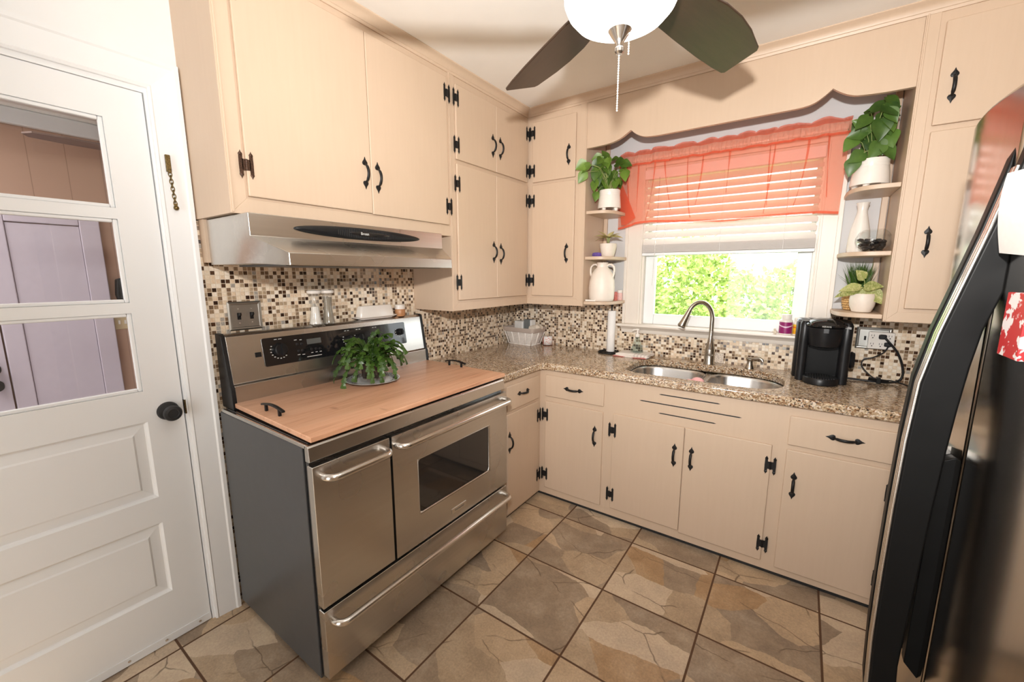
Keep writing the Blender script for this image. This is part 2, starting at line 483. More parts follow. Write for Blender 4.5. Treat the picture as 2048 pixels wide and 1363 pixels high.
XF = {}
def obj(name, mb, mat, parent=None, bevel=0.0, smooth=None, seg=2, solid=0.0, local=False, loc=None, rot=None):
    """ONE mesh object. World coordinates are moved into the parent's frame unless local."""
    me = bpy.data.meshes.new(name)
    vs = mb.v
    if parent is not None and not local:
        inv = XF[parent.name].inverted()
        vs = [inv @ Vector(p) for p in vs]
    me.from_pydata(vs, [], mb.f)
    me.validate()
    bm = bmesh.new(); bm.from_mesh(me)
    bmesh.ops.recalc_face_normals(bm, faces=bm.faces)
    bm.to_mesh(me); bm.free()
    if mat is not None:
        me.materials.append(M[mat] if isinstance(mat, str) else mat)
    if smooth:
        for p in me.polygons: p.use_smooth = True
        if smooth is not True:
            me.set_sharp_from_angle(angle=R(smooth))
    o = bpy.data.objects.new(name, me)
    COL.objects.link(o)
    if parent is not None:
        o.parent = parent
        XF[o.name] = XF[parent.name]
    else:
        XF[o.name] = Matrix()
    if bevel:
        b = o.modifiers.new('bevel', 'BEVEL'); b.width = bevel; b.segments = seg; b.limit_method = 'ANGLE'; b.angle_limit = R(35)
        for p in me.polygons: p.use_smooth = True
        me.set_sharp_from_angle(angle=R(30)) if smooth is None else None
        b.harden_normals = True
    if solid:
        s = o.modifiers.new('thickness', 'SOLIDIFY'); s.thickness = solid; s.offset = 0
    if loc is not None: o.location = loc
    if rot is not None: o.rotation_euler = rot
    if loc is not None or rot is not None:
        XF[o.name] = (XF[parent.name] if parent is not None else Matrix()) @ Matrix.LocRotScale(Vector(loc or (0, 0, 0)), Euler(rot or (0, 0, 0)), None)
    return o

def tag(o, label=None, cat=None, group=None, kind=None):
    if label: o['label'] = label
    if cat: o['category'] = cat
    if group: o['group'] = group
    if kind: o['kind'] = kind
    return o

def thing(name, label, cat, loc=(0, 0, 0), rz=0.0, group=None, kind=None):
    o = bpy.data.objects.new(name, None)
    o.empty_display_size = 0.05
    COL.objects.link(o)
    o.location = loc; o.rotation_euler = (0, 0, rz)
    XF[o.name] = Matrix.LocRotScale(Vector(loc), Euler((0, 0, rz)), None)
    return tag(o, label, cat, group, kind)

def struct(name, mb, mat, parent=None, label=None, **kw):
    o = obj(name, mb, mat, parent, **kw)
    if parent is None: o['kind'] = 'structure'
    if label: o['label'] = label
    return o

def copy_part(o, parent, loc, rot=(0, 0, 0)):
    c = o.copy(); COL.objects.link(c)
    c.parent = parent; c.location = loc; c.rotation_euler = rot
    for ch in o.children:
        d = ch.copy(); COL.objects.link(d); d.parent = c
    return c

def text_mb(txt, size, mat4, thick=0.0006, align='CENTER'):
    cu = bpy.data.curves.new('lettering', 'FONT'); cu.body = txt; cu.size = size; cu.extrude = thick
    cu.align_x = align; cu.align_y = 'CENTER'; cu.resolution_u = 2
    t = bpy.data.objects.new('lettering', cu); COL.objects.link(t)
    bpy.context.view_layer.update()
    me = bpy.data.meshes.new_from_object(t.evaluated_get(bpy.context.evaluated_depsgraph_get()))
    mb = MB().add([v.co[:] for v in me.vertices], [tuple(p.vertices) for p in me.polygons], mat4)
    bpy.data.objects.remove(t); bpy.data.meshes.remove(me); bpy.data.curves.remove(cu)
    return mb

def frame4(origin, xdir, ydir):
    x = Vector(xdir).normalized(); y = Vector(ydir).normalized(); z = x.cross(y)
    return Matrix(((x.x, y.x, z.x, origin[0]), (x.y, y.y, z.y, origin[1]), (x.z, y.z, z.z, origin[2]), (0, 0, 0, 1)))

# ================================================================ THE ROOM
H = 2.497
XR = 2.95          # right wall
YF = -4.7          # wall behind the camera
struct('floor', MB().box(-0.02, XR, YF, 0, -0.05, 0), 'floor')
struct('ceiling', MB().box(-0.12, XR + .1, YF - .1, 0.14, H, H + .1), 'ceil')
DY0, DY1, DZ = -3.05, -2.235, 2.056      # doorway in the left wall
w = MB()
w.box(-0.12, 0, DY1, 0.14, 0, H); w.box(-0.12, 0, YF, DY0, 0, H); w.box(-0.12, 0, DY0, DY1, DZ, H)
struct('wall_left', w, 'wallwhite')
WX0, WX1, WZ0, WZ1 = 1.02, 1.952, 1.085, 2.10
w = MB()
w.box(0, WX0, 0, 0.14, 0, H); w.box(WX1, XR, 0, 0.14, 0, H); w.box(WX0, WX1, 0, 0.14, 0, WZ0); w.box(WX0, WX1, 0, 0.14, WZ1, H)
struct('wall_back', w, 'wallblue')
struct('wall_right', MB().box(XR, XR + .1, YF, 0.14, 0, H), 'walltan')
w = MB()
w.box(-0.12, 0.9, YF - .1, YF, 0, H); w.box(1.8, XR + .1, YF - .1, YF, 0, H); w.box(0.9, 1.8, YF - .1, YF, 2.08, H)
struct('wall_front', w, 'walltan')

# crown moulding along the cabinet faces
prof = [(0, -0.046), (0.006, -0.046), (0.009, -0.036), (0.012, -0.034), (0.016, -0.022), (0.026, -0.012), (0.036, -0.008), (0.040, -0.004), (0.040, 0), (0, 0)]
def sweep(profile, corners):
    """profile (outward, up) carried round a list of (point, outward vector)"""
    mb = MB(); n = len(profile)
    v = []
    for p, o in corners:
        for a, b in profile:
            v.append((p[0] + o[0] * a, p[1] + o[1] * a, p[2] + b))
    f = []
    for k in range(len(corners) - 1):
        for i in range(n):
            j = (i + 1) % n
            f.append((k * n + i, k * n + j, (k + 1) * n + j, (k + 1) * n + i))
    f.append(tuple(range(n))); f.append(tuple((len(corners) - 1) * n + i for i in range(n)))
    return mb.add(v, f)
FU = 0.316
struct('trim_1', sweep(prof, [((FU, -2.1425, H), (1, 0)), ((FU, -FU, H), (1, -1)), ((XR, -FU, H), (0, -1))]), 'cab', smooth=30)

# door casing on the left wall, mitred at the corner
cs = MB()
y_in, y_out, zt_in, zt_out = DY1 - .004, -2.1475, DZ + .004, 2.155
def cprof(inner, outer, f):   # point across the casing width
    return inner + (outer - inner) * f
across = [(0.0, 0.0), (0.0, 0.012), (0.08, 0.016), (0.12, 0.014), (0.80, 0.020), (0.86, 0.025), (1.0, 0.025), (1.0, 0.0)]
L = []
for (yi, yo, zi, zo) in ((y_in, y_out, 0.0, 0.0), (y_in, y_out, zt_in, zt_out), (-3.054, -3.145, zt_in, zt_out), (-3.054, -3.145, 0.0, 0.0)):
    L.append([(d, yi + (yo - yi) * f, zi + (zo - zi) * f) for f, d in across])
v = [p for r in L for p in r]; f = []
n = len(across)
for k in range(3):
    for i in range(n):
        j = (i + 1) % n
        f.append((k * n + i, k * n + j, (k + 1) * n + j, (k + 1) * n + i))
f.append(tuple(range(n))); f.append(tuple(3 * n + i for i in range(n)))
struct('trim_2', MB().add(v, f), 'white')
jm = MB()
jm.box(-0.12, 0.0, DY1 - .0, DY1 - .012, 0, DZ); jm.box(-0.12, 0.0, DY0, DY0 + .012, 0, DZ); jm.box(-0.12, 0, DY0 + .012, DY1 - .012, DZ, DZ - .012)
jm.box(-0.075, -0.06, DY1 - .012, DY1 - .03, 0, DZ - .012)
struct('trim_3', jm, 'white')

# the door
door = thing('door_1', None, None, (-0.03, -2.64, 0), kind='structure')
dy0, dy1 = DY0 + .015, DY1 - .0155
X0, X1 = -0.047, -0.006
lf = MB()
G = [(-2.935, -2.360)]
gy0, gy1 = -2.925, -2.360
rows = [(1.014, 1.296), (1.333, 1.615), (1.651, 1.938)]
pans = [(0.21, 0.50), (0.604, 0.90)]
py0, py1 = -2.94, -2.346
lf.box(X0, X1, gy1, dy1, 0.012, 2.0425); lf.box(X0, X1, dy0, gy0, 0.012, 2.0425)
lf.box(X0, X1, gy0, gy1, 1.938, 2.0425)
for a, b in ((1.296, 1.333), (1.615, 1.651)): lf.box(X0, X1, gy0, gy1, a, b)
lf.box(X0, X1, gy0, gy1, 0.90, 1.014); lf.box(X0, X1, gy0, gy1, 0.50, 0.604); lf.box(X0, X1, gy0, gy1, 0.012, 0.21)
struct('door_leaf', lf, 'white', door)
# raised panels
for z0, z1 in pans:
    pm = MB()
    a = [(gy0, z0), (gy1, z0), (gy1, z1), (gy0, z1)]
    ins = lambda d: [(gy0 + d, z0 + d), (gy1 - d, z0 + d), (gy1 - d, z1 - d), (gy0 + d, z1 - d)]
    rings = [(0.0, -0.0065), (0.006, -0.016), (0.010, -0.018), (0.040, -0.014), (0.046, -0.011)]
    vv = []; ff = []
    for d, x in rings:
        vv += [(x, p[0], p[1]) for p in ins(d)]
    for k in range(len(rings) - 1):
        for i in range(4):
            j = (i + 1) % 4
            ff.append((k * 4 + i, k * 4 + j, (k + 1) * 4 + j, (k + 1) * 4 + i))
    m = 4 * (len(rings) - 1)
    ff.append((m, m + 1, m + 2, m + 3))
    pm.add(vv, ff)
    pm.box(-0.035, -0.02, gy0, gy1, z0, z1)
    struct('raised_panel', pm, 'white', door)
for z0, z1 in rows:
    g = MB().box(-0.030, -0.027, gy0, gy1, z0, z1)
    struct('door_pane', g, 'pane', door)
    b = MB()
    for (ya, yb, za, zb) in ((gy0, gy0 + .012, z0, z1), (gy1 - .012, gy1, z0, z1), (gy0 + .012, gy1 - .012, z0, z0 + .012), (gy0 + .012, gy1 - .012, z1 - .012, z1)):
        b.box(-0.026, -0.010, ya, yb, za, zb)
    struct('glazing_bead', b, 'white', door, bevel=0.004)
kn = MB()
mk = Matrix.Translation((-0.006, -2.298, 0.925)) @ Matrix.Rotation(PI / 2, 4, 'Y')
kn.lathe([(0.0, 0.0), (0.034, 0.0), (0.034, 0.004), (0.030, 0.010), (0.016, 0.014), (0.012, 0.020), (0.012, 0.032), (0.020, 0.038), (0.0275, 0.046), (0.029, 0.054), (0.026, 0.061), (0.017, 0.064), (0.015, 0.062), (0.0, 0.062)], n=32, mat=mk)
struct('door_knob', kn, 'blackmatte', door, smooth=35)
kp = MB().box(-0.006, -0.002, dy0, dy1, 0.004, 0.034)
kpo = struct('kick_strip', kp, 'white', door)
sc = MB()
for y in (-2.29, -2.40, -2.51, -2.62, -2.73, -2.84):
    sc.lathe([(0.0045, 0), (0.0045, .002), (0.002, .003), (0, .003)], n=10, mat=Matrix.Translation((-0.002, y, 0.020)) @ Matrix.Rotation(PI / 2, 4, 'Y'))
struct('kick_strip_screw', sc, 'chrome', kpo, smooth=40)
struct('strike_plate', MB().box(-0.02, 0.001, DY1 - .0125, DY1 - .008, 0.90, 0.955), 'brass', door)

# brass chain door guard on the casing
ch = thing('door_chain', 'short aged brass door chain hanging on the white door casing', 'door chain', (0.025, -2.195, 1.83))
ch.rotation_euler = (0, 0, 0)
mb = MB(); mb.box(0.02, 0.030, -2.218, -2.203, 1.79, 1.848); mb.box(0.028, 0.036, -2.215, -2.206, 1.785, 1.80)
obj('chain_plate', mb, 'brass', ch, bevel=0.002)
mb = MB()
z = 1.782
for i in range(9):
    c = Vector((0.032, -2.2105 + .0006 * i, z - i * 0.0125))
    pts = []
    for k in range(12):
        a = 2 * PI * k / 12
        if i % 2 == 0: pts.append(c + Vector((0, 0.0052 * math.cos(a), 0.0095 * math.sin(a))))
        else: pts.append(c + Vector((0.0052 * math.cos(a), 0, 0.0095 * math.sin(a))))
    mb.tube(pts, 0.0016, 6, closed=True)
obj('chain_links', mb, 'brass', ch, smooth=True)
mb = MB(); mb.ball((0.033, -2.205, 1.667), 0.0085, 10); mb.box(0.029, 0.036, -2.210, -2.202, 1.668, 1.682)
obj('chain_end', mb, 'brass', ch, smooth=40)

# ---------------------------------------------------------------- the room behind the door
X2, FZ2, CZ2 = -1.8, -0.20, 2.345
struct('floor_side_room', MB().box(X2, -0.12, -5.0, -0.6, FZ2 - .05, FZ2), simple('dim_side_floor', lin(150, 126, 106), 0.5))
struct('threshold', MB().box(-0.12, -0.02, DY0, DY1, FZ2, 0), simple('dim_side_floor', lin(150, 126, 106), 0.5))
struct('ceiling_side_room', MB().box(X2, -0.12, -5.0, -0.6, CZ2, CZ2 + .1), 'ceil')
def panel_wall():
    k = NT('brown_plank_panelling')
    tc = k.n('ShaderNodeTexCoord'); sp = k.n('ShaderNodeSeparateXYZ'); k.l(tc.outputs['Object'], sp.inputs[0])
    u = k.math('FRACT', k.math('DIVIDE', sp.outputs[1], 0.155))
    g = k.ramp(u, [(0.0, (1, 1, 1)), (0.02, (0, 0, 0))], 'CONSTANT')
    k.base(k.mix(g, lin(186, 152, 132), lin(158, 126, 108)))
    k.set(Roughness=0.55)
    return k.m
M['panelling'] = panel_wall()
struct('wall_far', MB().box(X2 - .1, X2, -5.0, -0.6, FZ2, CZ2), 'panelling')
struct('wall_side_north', MB().box(X2, -0.12, -0.7, -0.6, FZ2, CZ2), 'panelling')
struct('wall_side_south', MB().box(X2, -0.12, -5.0, -4.9, FZ2, CZ2), 'wallwhite')
struct('trim_4', MB().box(X2, X2 + .04, -5, -0.7, 2.255, CZ2), 'white', bevel=.01)
mauve = simple('mauve_white_paint', lin(208, 198, 210), 0.5, var=0.02)
# two plain doors side by side in the far wall
d3 = thing('door_3', None, None, (X2 + .02, -2.31, FZ2), kind='structure')
struct('door_leaf', MB().box(X2 + .002, X2 + .025, -2.458, -2.166, FZ2 + .01, 1.72), mauve, d3)
d2 = thing('door_2', None, None, (X2 + .03, -2.9, FZ2), kind='structure')
struct('door_leaf', MB().box(X2 + .002, X2 + .03, -3.30, -2.548, FZ2 + .01, 1.72), mauve, d2)
for z in (0.81, 0.905):
    struct('door_knob', MB().lathe([(0.03, 0), (0.03, .006), (.012, .01), (.012, .03), (.027, .04), (.027, .055), (0, .06)], n=20, mat=Matrix.Translation((X2 + .03, -2.60, z)) @ Matrix.Rotation(PI / 2, 4, 'Y')), 'blackmatte', d2, smooth=35)
struct('trim_5', MB().box(X2, X2 + .035, -2.164, -2.072, FZ2, 1.80).box(X2, X2 + .035, -2.54, -2.460, FZ2, 1.80).box(X2, X2 + .035, -3.4, -2.54, 1.725, 1.80).box(X2, X2 + .035, -2.460, -2.164, 1.725, 1.80), mauve, bevel=0.006)
sw = thing('wall_switch', 'small beige light switch seen through the lowest door pane', 'light switch', (X2 + .006, -2.03, 1.12))
obj('switch_plate', MB().box(X2, X2 + .007, -2.068, -1.992, 1.07, 1.165), simple('beige_plastic', lin(206, 186, 152), 0.4), sw, bevel=0.003)
for y in (-2.045, -2.015):
    obj('toggle', MB().box(X2 + .007, X2 + .016, y - .005, y + .005, 1.105, 1.13), 'ceramic', sw)
vc = thing('handheld_vacuum', 'dark handheld device hanging on the brown wall, seen through the middle pane', 'vacuum', (X2 + .03, -2.0, 1.18))
obj('vacuum_body', MB().prism([(-2.045, 1.30), (-2.035, 1.40), (-2.0, 1.41), (-1.965, 1.27), (-1.975, 1.25), (-2.035, 1.25)], X2 + .001, X2 + .06, 'x'), 'blackmatte', vc, bevel=.008)
obj('dust_cup', MB().prism([(-2.04, 1.245), (-1.96, 1.245), (-1.968, 1.20), (-2.0, 1.165), (-2.03, 1.20)], X2 + .001, X2 + .055, 'x'), simple('pale_grey_plastic', lin(176, 174, 184), .4), vc, bevel=.008)
f2 = thing('ceiling_fan', 'brown ceiling fan of the side room, seen through the top door pane', 'ceiling fan', (-1.0, -1.80, CZ2))
obj('motor_housing', MB().lathe([(0.05, CZ2), (0.05, CZ2 - .04), (.02, CZ2 - .06), (.02, 2.16), (.09, 2.14), (.10, 2.08), (.08, 2.04), (0, 2.03)], (-1.0, -1.80, 0), 28), 'fanbrown', f2, smooth=40)
for k_ in range(5):
    a = R(270 + 72 * k_)
    bl2 = MB().prism([(.10, -.03), (.20, -.055), (.50, -.065), (.60, -.05), (.625, 0), (.60, .05), (.50, .065), (.20, .055), (.10, .03)], 2.05, 2.057, 'z', Matrix.Translation((-1.0, -1.80, 0)) @ Matrix.Rotation(a, 4, 'Z'))
    obj('blade', bl2, 'fanbrown', f2)

# ================================================================ CABINET HARDWARE (local: X right, Z up, front is -Y)
def spear(tz, dirn):
    s = dirn
    return [(0, tz), (0.0035 * s, tz - 0.010 * s), (0.0115 * s, tz - 0.021 * s), (0.0125 * s, tz - 0.027 * s), (0.009 * s, tz - 0.033 * s), (0.0, tz - 0.0345 * s),
            (-0.009 * s, tz - 0.033 * s), (-0.0125 * s, tz - 0.027 * s), (-0.0115 * s, tz - 0.021 * s), (-0.0035 * s, tz - 0.010 * s)]
def spear_solid(mb, tz, s, y0=0.0, sc=1.0, cx=0.0):
    out = [(cx + p[0] * sc, tz + (p[1] - tz) * sc) for p in spear(tz, s)]
    n = len(out)
    cz = sum(p[1] for p in out) / n
    v = [(p[0], y0, p[1]) for p in out] + [(p[0], y0 - .003, p[1]) for p in out] + [(cx, y0 - .0065, tz - 0.025 * s * sc)]
    f = [(i, (i + 1) % n, (i + 1) % n + n, i + n) for i in range(n)] + [(i + n, (i + 1) % n + n, 2 * n) for i in range(n)]
    mb.add(v, f)
def handle_mb():
    mb = MB()
    spear_solid(mb, 0.066, 1); spear_solid(mb, -0.066, -1)
    pts = []
    N = 14
    for i in range(N + 1):
        t = i / N
        z = 0.036 - 0.072 * t
        y = -0.004 - 0.021 * (math.sin(PI * t)) ** 0.55
        pts.append((0, y, z))
    # flattened bow grip
    b = MB().tube([(p[0], p[1], p[2]) for p in pts], [0.0052 if 1 < i < N - 1 else 0.004 for i in range(N + 1)], 8)
    mb.add([(p[0] * 1.25, p[1], p[2]) for p in b.v], b.f)
    return mb
def hinge_mb():
    mb = MB()
    for cx in (-0.0165, 0.0165):
        mb.prism([(cx - .0055, -0.031), (cx + .0055, -0.031), (cx + .0062, 0), (cx + .0055, 0.031), (cx - .0055, 0.031), (cx - .0062, 0)], 0, -0.003)
        spear_solid(mb, 0.045, 1, 0, 0.52, cx); spear_solid(mb, -0.045, -1, 0, 0.52, cx)
    mb.box(-0.013, 0.013, 0, -0.003, -0.0175, 0.0175)
    mb.tube([(0, -0.003, -0.018), (0, -0.003, 0.018)], 0.0042, 8)
    return mb
_hand = obj('handle', handle_mb(), 'iron', local=True, smooth=50)
_hing = obj('hinge', hinge_mb(), 'iron', local=True, smooth=40)
first = {'handle': True, 'hinge': True}
def hardware(kind, parent, loc, roll=0.0):
    src = _hand if kind == 'handle' else _hing
    o = src if first[kind] else src.copy()
    if not first[kind]: COL.objects.link(o)
    first[kind] = False
    o.parent = parent; o.location = loc; o.rotation_euler = (0, roll, 0)
    return o

DT = 0.011      # how far doors stand proud of the face frame
def cabinet(name, label, cat, loc, rz, wd, depth, z0, z1, doors=(), drawers=(), group=None, toe=0.0, mitre=None, slots=()):
    t = thing(name, label, cat, loc, rz, group)
    mb = MB().box(0, wd, 0, depth, z0 + toe, z1)
    if slots:   # open-topped body that the sink hangs into
        mb = MB().box(0, wd, 0, .02, z0, z1).box(0, .015, .02, depth, z0, z1).box(wd - .015, wd, .02, depth, z0, z1).box(.015, wd - .015, .02, depth, z0, z0 + .02)
    obj('carcass', mb, 'cab', t, local=True)
    if toe:
        obj('toe_kick', MB().box(0, wd, 0.06, depth, 0, z0 + toe), 'blackmatte', t, local=True)
    if mitre:      # raised mitred moulding round the front (x0, x1, z0, z1, width)
        a0, a1, b0, b1, ww, sides = mitre
        mm = MB()
        o_ = [(a0, b0), (a1, b0), (a1, b1), (a0, b1)]
        l_ = ww if 3 in sides else 0; r_ = ww if 1 in sides else 0
        i_ = [(a0 + l_, b0 + ww), (a1 - r_, b0 + ww), (a1 - r_, b1), (a0 + l_, b1)]
        for k in sides:
            q = (k + 1) % 4
            e = 0.0006
            mm.prism([o_[k], o_[q], i_[q], i_[k]], -0.004, 0.0)
        obj('face_moulding', mm, 'cab', t, local=True, bevel=0.0012)
        # outer bead
        bd = MB()
        if 3 in sides: bd.box(a0 + .004, a0 + .011, -0.0075, -0.004, b0 + .004, b1)
        if 1 in sides: bd.box(a1 - .011, a1 - .004, -0.0075, -0.004, b0 + .004, b1)
        if len(bd.v): obj('bead', bd, 'cab', t, local=True, bevel=0.0025)
    for d in doors:
        x0, x1, a, b, hside, hx, hz, hingez = d[:8]
        dm = MB().box(x0, x1, -DT - (0.004 if mitre else 0), -0.0005, a, b)
        do = obj('cabinet_door', dm, 'cab', t, local=True, bevel=0.004)
        yf = -DT - (0.004 if mitre else 0)
        if hx is not None: hardware('handle', do, (hx, yf, hz))
        for q in hingez:
            hh = hardware('hinge', do, (x0 if hside == 'L' else x1, yf + 0.001, q))
            if len(d) > 8 and abs(q - d[8]) < 1e-6:
                hh.data = hh.data.copy(); hh.data.materials.clear(); hh.data.materials.append(M['ironbrown'])
                hh['label'] = 'brown flecked hinge'
    for x0, x1, a, b, hx, hz in drawers:
        dm = MB().box(x0, x1, -DT, -0.0005, a, b)
        do = obj('drawer_front', dm, 'cab', t, local=True, bevel=0.004)
        hardware('handle', do, (hx, -DT, hz), PI / 2)
    return t

UG, BG = 'painted upper cabinets', 'painted base cabinets'
cabinet('upper_cabinet', 'tan two-door upper cabinet mounted directly above the range hood', 'cabinet', (FU, -2.1425, 0), PI / 2, 1.061, FU, 1.635, H - .001,
        doors=[(.0565, .557, 1.695, 2.421, 'L', .5265, 1.858, (2.345, 1.796), 1.796), (.5588, 1.0405, 1.692, 2.421, 'R', .5905, 1.850, (1.787, 2.344))],
        group=UG, mitre=(0, 1.061, 1.635, H - .04, .052, (0, 3)))
cabinet('upper_cabinet', 'tall tan four-door upper cabinet right of the range hood, filling the corner', 'cabinet', (FU, -1.0815, 0), PI / 2, .7655, FU, 1.2265, H - .001,
        doors=[(.0465, .3968, 2.040, 2.413, 'L', .363, 2.181, (2.344, 2.112)), (.3985, .7465, 2.040, 2.413, 'R', .4365, 2.182, (2.344, 2.110)),
               (.0465, .3968, 1.286, 2.020, 'L', .366, 1.566, (1.914, 1.386)), (.3985, .7465, 1.286, 2.020, 'R', .438, 1.558, (1.920, 1.391))],
        group=UG, mitre=(0, .7655, 1.2265, H - .04, .045, (0, 3)))
cabinet('upper_cabinet', 'tan upper cabinet with two stacked doors beside the left corner shelves', 'cabinet', (FU, -FU, 0), 0, .4315, FU - .001, 1.2265, H - .001,
        doors=[(.046, .363, 2.035, 2.411, 'L', .317, 2.174, (2.344, 2.108)), (.046, .363, 1.287, 2.018, 'L', .314, 1.567, (1.917, 1.391))],
        group=UG, mitre=(.004, .4315, 1.2265, H - .04, .045, (0, 1)))
cabinet('upper_cabinet', 'tan upper cabinet right of the window, partly hidden by the refrigerator', 'cabinet', (2.216, -FU, 0), 0, XR - 2.216, FU - .001, 1.2225, H - .001,
        doors=[(.062, .395, 2.026, 2.411, 'R', .106, 2.165, ()), (.062, .395, 1.283, 2.003, 'R', .1005, 1.564, ()),
               (.397, .70, 2.026, 2.411, 'R', .43, 2.165, ()), (.397, .70, 1.283, 2.003, 'R', .43, 1.564, ())],
        group=UG, mitre=(0, XR - 2.216, 1.2225, H - .04, .045, (0, 3)))
# base cabinets
FB = 0.610
ZB = 0.848
cabinet('base_cabinet', 'narrow tan base cabinet between the range and the corner', 'cabinet', (FB, -1.098, 0), PI / 2, .488, FB - .012, 0.027, ZB,
        doors=[(.118, .458, .040, .650, 'R', .139, .483, (.556, .158))], drawers=[(.118, .458, .668, .813, .2805, .750)], group=BG, toe=.0)
cabinet('base_cabinet', 'tan base cabinet with one drawer, left of the sink cabinet', 'cabinet', (FB, -FB, 0), 0, .452, FB - .012, 0.027, ZB,
        doors=[(.044, .427, .072, .650, 'L', .381, .495, (.562, .167))], drawers=[(.043, .429, .683, .817, .2365, .751)], group=BG)
sk = cabinet('base_cabinet', 'wide tan sink cabinet with two doors and three vent slots', 'cabinet', (1.062, -FB, 0), 0, .83, FB - .012, 0.027, ZB,
        doors=[(.035, .4185, .079, .655, 'L', .376, .496, (.557, .166)), (.4205, .800, .069, .655, 'R', .459, .497, (.557, .160))], group=BG, slots=(1,))
sl = MB()
for xa, xb, zz in ((1.340, 1.634, .807), (1.239, 1.730, .7565), (1.342, 1.622, .7045)):
    sl.prism([(xa, zz), (xa + .012, zz - .0028), (xb - .012, zz - .0028), (xb, zz), (xb - .012, zz + .0028), (xa + .012, zz + .0028)], -FB - .0006, -FB + .004)
obj('vent_slot', sl, 'blackmatte', sk)
cabinet('base_cabinet', 'tan base cabinet with wide drawer at the right, beside the refrigerator', 'cabinet', (1.892, -FB, 0), 0, 1.05, FB - .012, 0.027, ZB,
        doors=[(.025, .392, .060, .650, 'R', .063, .486, (.550, .164))], drawers=[(.025, .402, .673, .808, .222, .744)], group=BG)
struct('trim_6', MB().box(0.58, FB - .02, -1.098, -FB, 0, 0.026).box(FB - .03, 2.332, -FB + .02, -FB + .04, 0, .026), 'blackmatte')

# ---------------------------------------------------------------- valance board over the window
sc_pts = [(0.7475, 2.193), (0.80, 2.193), (0.874, 2.196), (0.915, 2.201), (0.948, 2.210), (0.975, 2.222), (0.997, 2.235), (1.020, 2.248), (1.038, 2.232), (1.062, 2.215), (1.088, 2.203), (1.118, 2.196), (1.16, 2.193), (1.197, 2.192),
          (1.48, 2.193), (1.78, 2.193), (1.843, 2.196), (1.868, 2.201), (1.887, 2.209), (1.915, 2.228), (1.940, 2.250), (1.962, 2.233), (1.989, 2.216), (2.010, 2.207), (2.032, 2.201), (2.08, 2.196), (2.14, 2.193), (2.2155, 2.193)]
def smooth2(pts, m=4):
    o_ = []
    for i in range(len(pts) - 1):
        a, b, c, d = pts[max(i - 1, 0)], pts[i], pts[i + 1], pts[min(i + 2, len(pts) - 1)]
        for k in range(m):
            t = k / m
            o_.append(tuple(.5 * (2 * b[q] + (c[q] - a[q]) * t + (2 * a[q] - 5 * b[q] + 4 * c[q] - d[q]) * t * t + (3 * b[q] - a[q] - 3 * c[q] + d[q]) * t ** 3) for q in (0, 1)))
    return o_ + [pts[-1]]
pk = [i for i, p in enumerate(sc_pts) if p[1] > 2.245]
sc_pts = smooth2(sc_pts[:pk[0] + 1])[:-1] + smooth2(sc_pts[pk[0]:pk[1] + 1])[:-1] + smooth2(sc_pts[pk[1]:])
vb = MB()
n = len(sc_pts)
ft = [(x, z) for x, z in sc_pts]
vv = []
for y in (-FU + .001, -FU + .021):
    vv += [(x, y, z) for x, z in sc_pts] + [(x, y, H - .03) for x, z in sc_pts]
ff = []
for i in range(n - 1):
    ff.append((i, i + 1, n + i + 1, n + i))
    ff.append((2 * n + i + 1, 2 * n + i, 3 * n + i, 3 * n + i + 1))
    ff.append((i, 2 * n + i, 2 * n + i + 1, i + 1))
    ff.append((n + i, n + i + 1, 3 * n + i + 1, 3 * n + i))
ff += [(0, n, 3 * n, 2 * n), (n - 1, 2 * n + n - 1, 3 * n + n - 1, 2 * n - 1)]
tag(obj('scalloped_valance', MB().add(vv, ff), 'cab'), 'tan scalloped wooden board spanning the window between the upper cabinets', 'valance board')
struct('trim_7', MB().box(0.749, 0.775, -0.02, -0.001, 1.24, 2.45).box(2.187, 2.213, -0.02, -0.001, 1.24, 2.45), 'cab', bevel=.004)

# ---------------------------------------------------------------- corner shelves
def shelf(x_side, sx, z, rx, label, grp):
    ry = 0.302
    pts = [(x_side, -0.0005), (x_side + sx * rx, -0.0005)]
    N = 20
    for i in range(N + 1):
        a = PI / 2 * i / N
        # superellipse, a quarter round with a short straight nose
        px = rx * max(0, math.cos(a)) ** 0.5; py = ry * math.sin(a) ** 0.5
        pts.append((x_side + sx * px, -0.0015 - py))
    pts = pts[:1] + pts[2:]
    mb = MB().prism(pts, z - .020, z, 'z')
    o = obj('corner_shelf', mb, 'cab', bevel=0.003)
    return tag(o, label, 'shelf', grp)
SL = [1.824, 1.543, 1.257]
SR = [1.822, 1.533, 1.252]
for z, w_ in zip(SL, ('top', 'middle', 'bottom')):
    shelf(0.7485, 1, z, 0.176, {'top': 'top left rounded shelf carrying the leafy trailing plant', 'middle': 'middle left rounded shelf carrying the small variegated plant', 'bottom': 'bottom left rounded shelf carrying the two-handled white vase'}[w_], 'rounded corner shelves')
for z, w_ in zip(SR, ('top', 'middle', 'bottom')):
    shelf(2.2155, -1, z, 0.176, {'top': 'top right rounded shelf carrying the large leafy plant', 'middle': 'middle right rounded shelf carrying the bottle vase and glass bowl', 'bottom': 'bottom right rounded shelf carrying the grass plant'}[w_], 'rounded corner shelves')

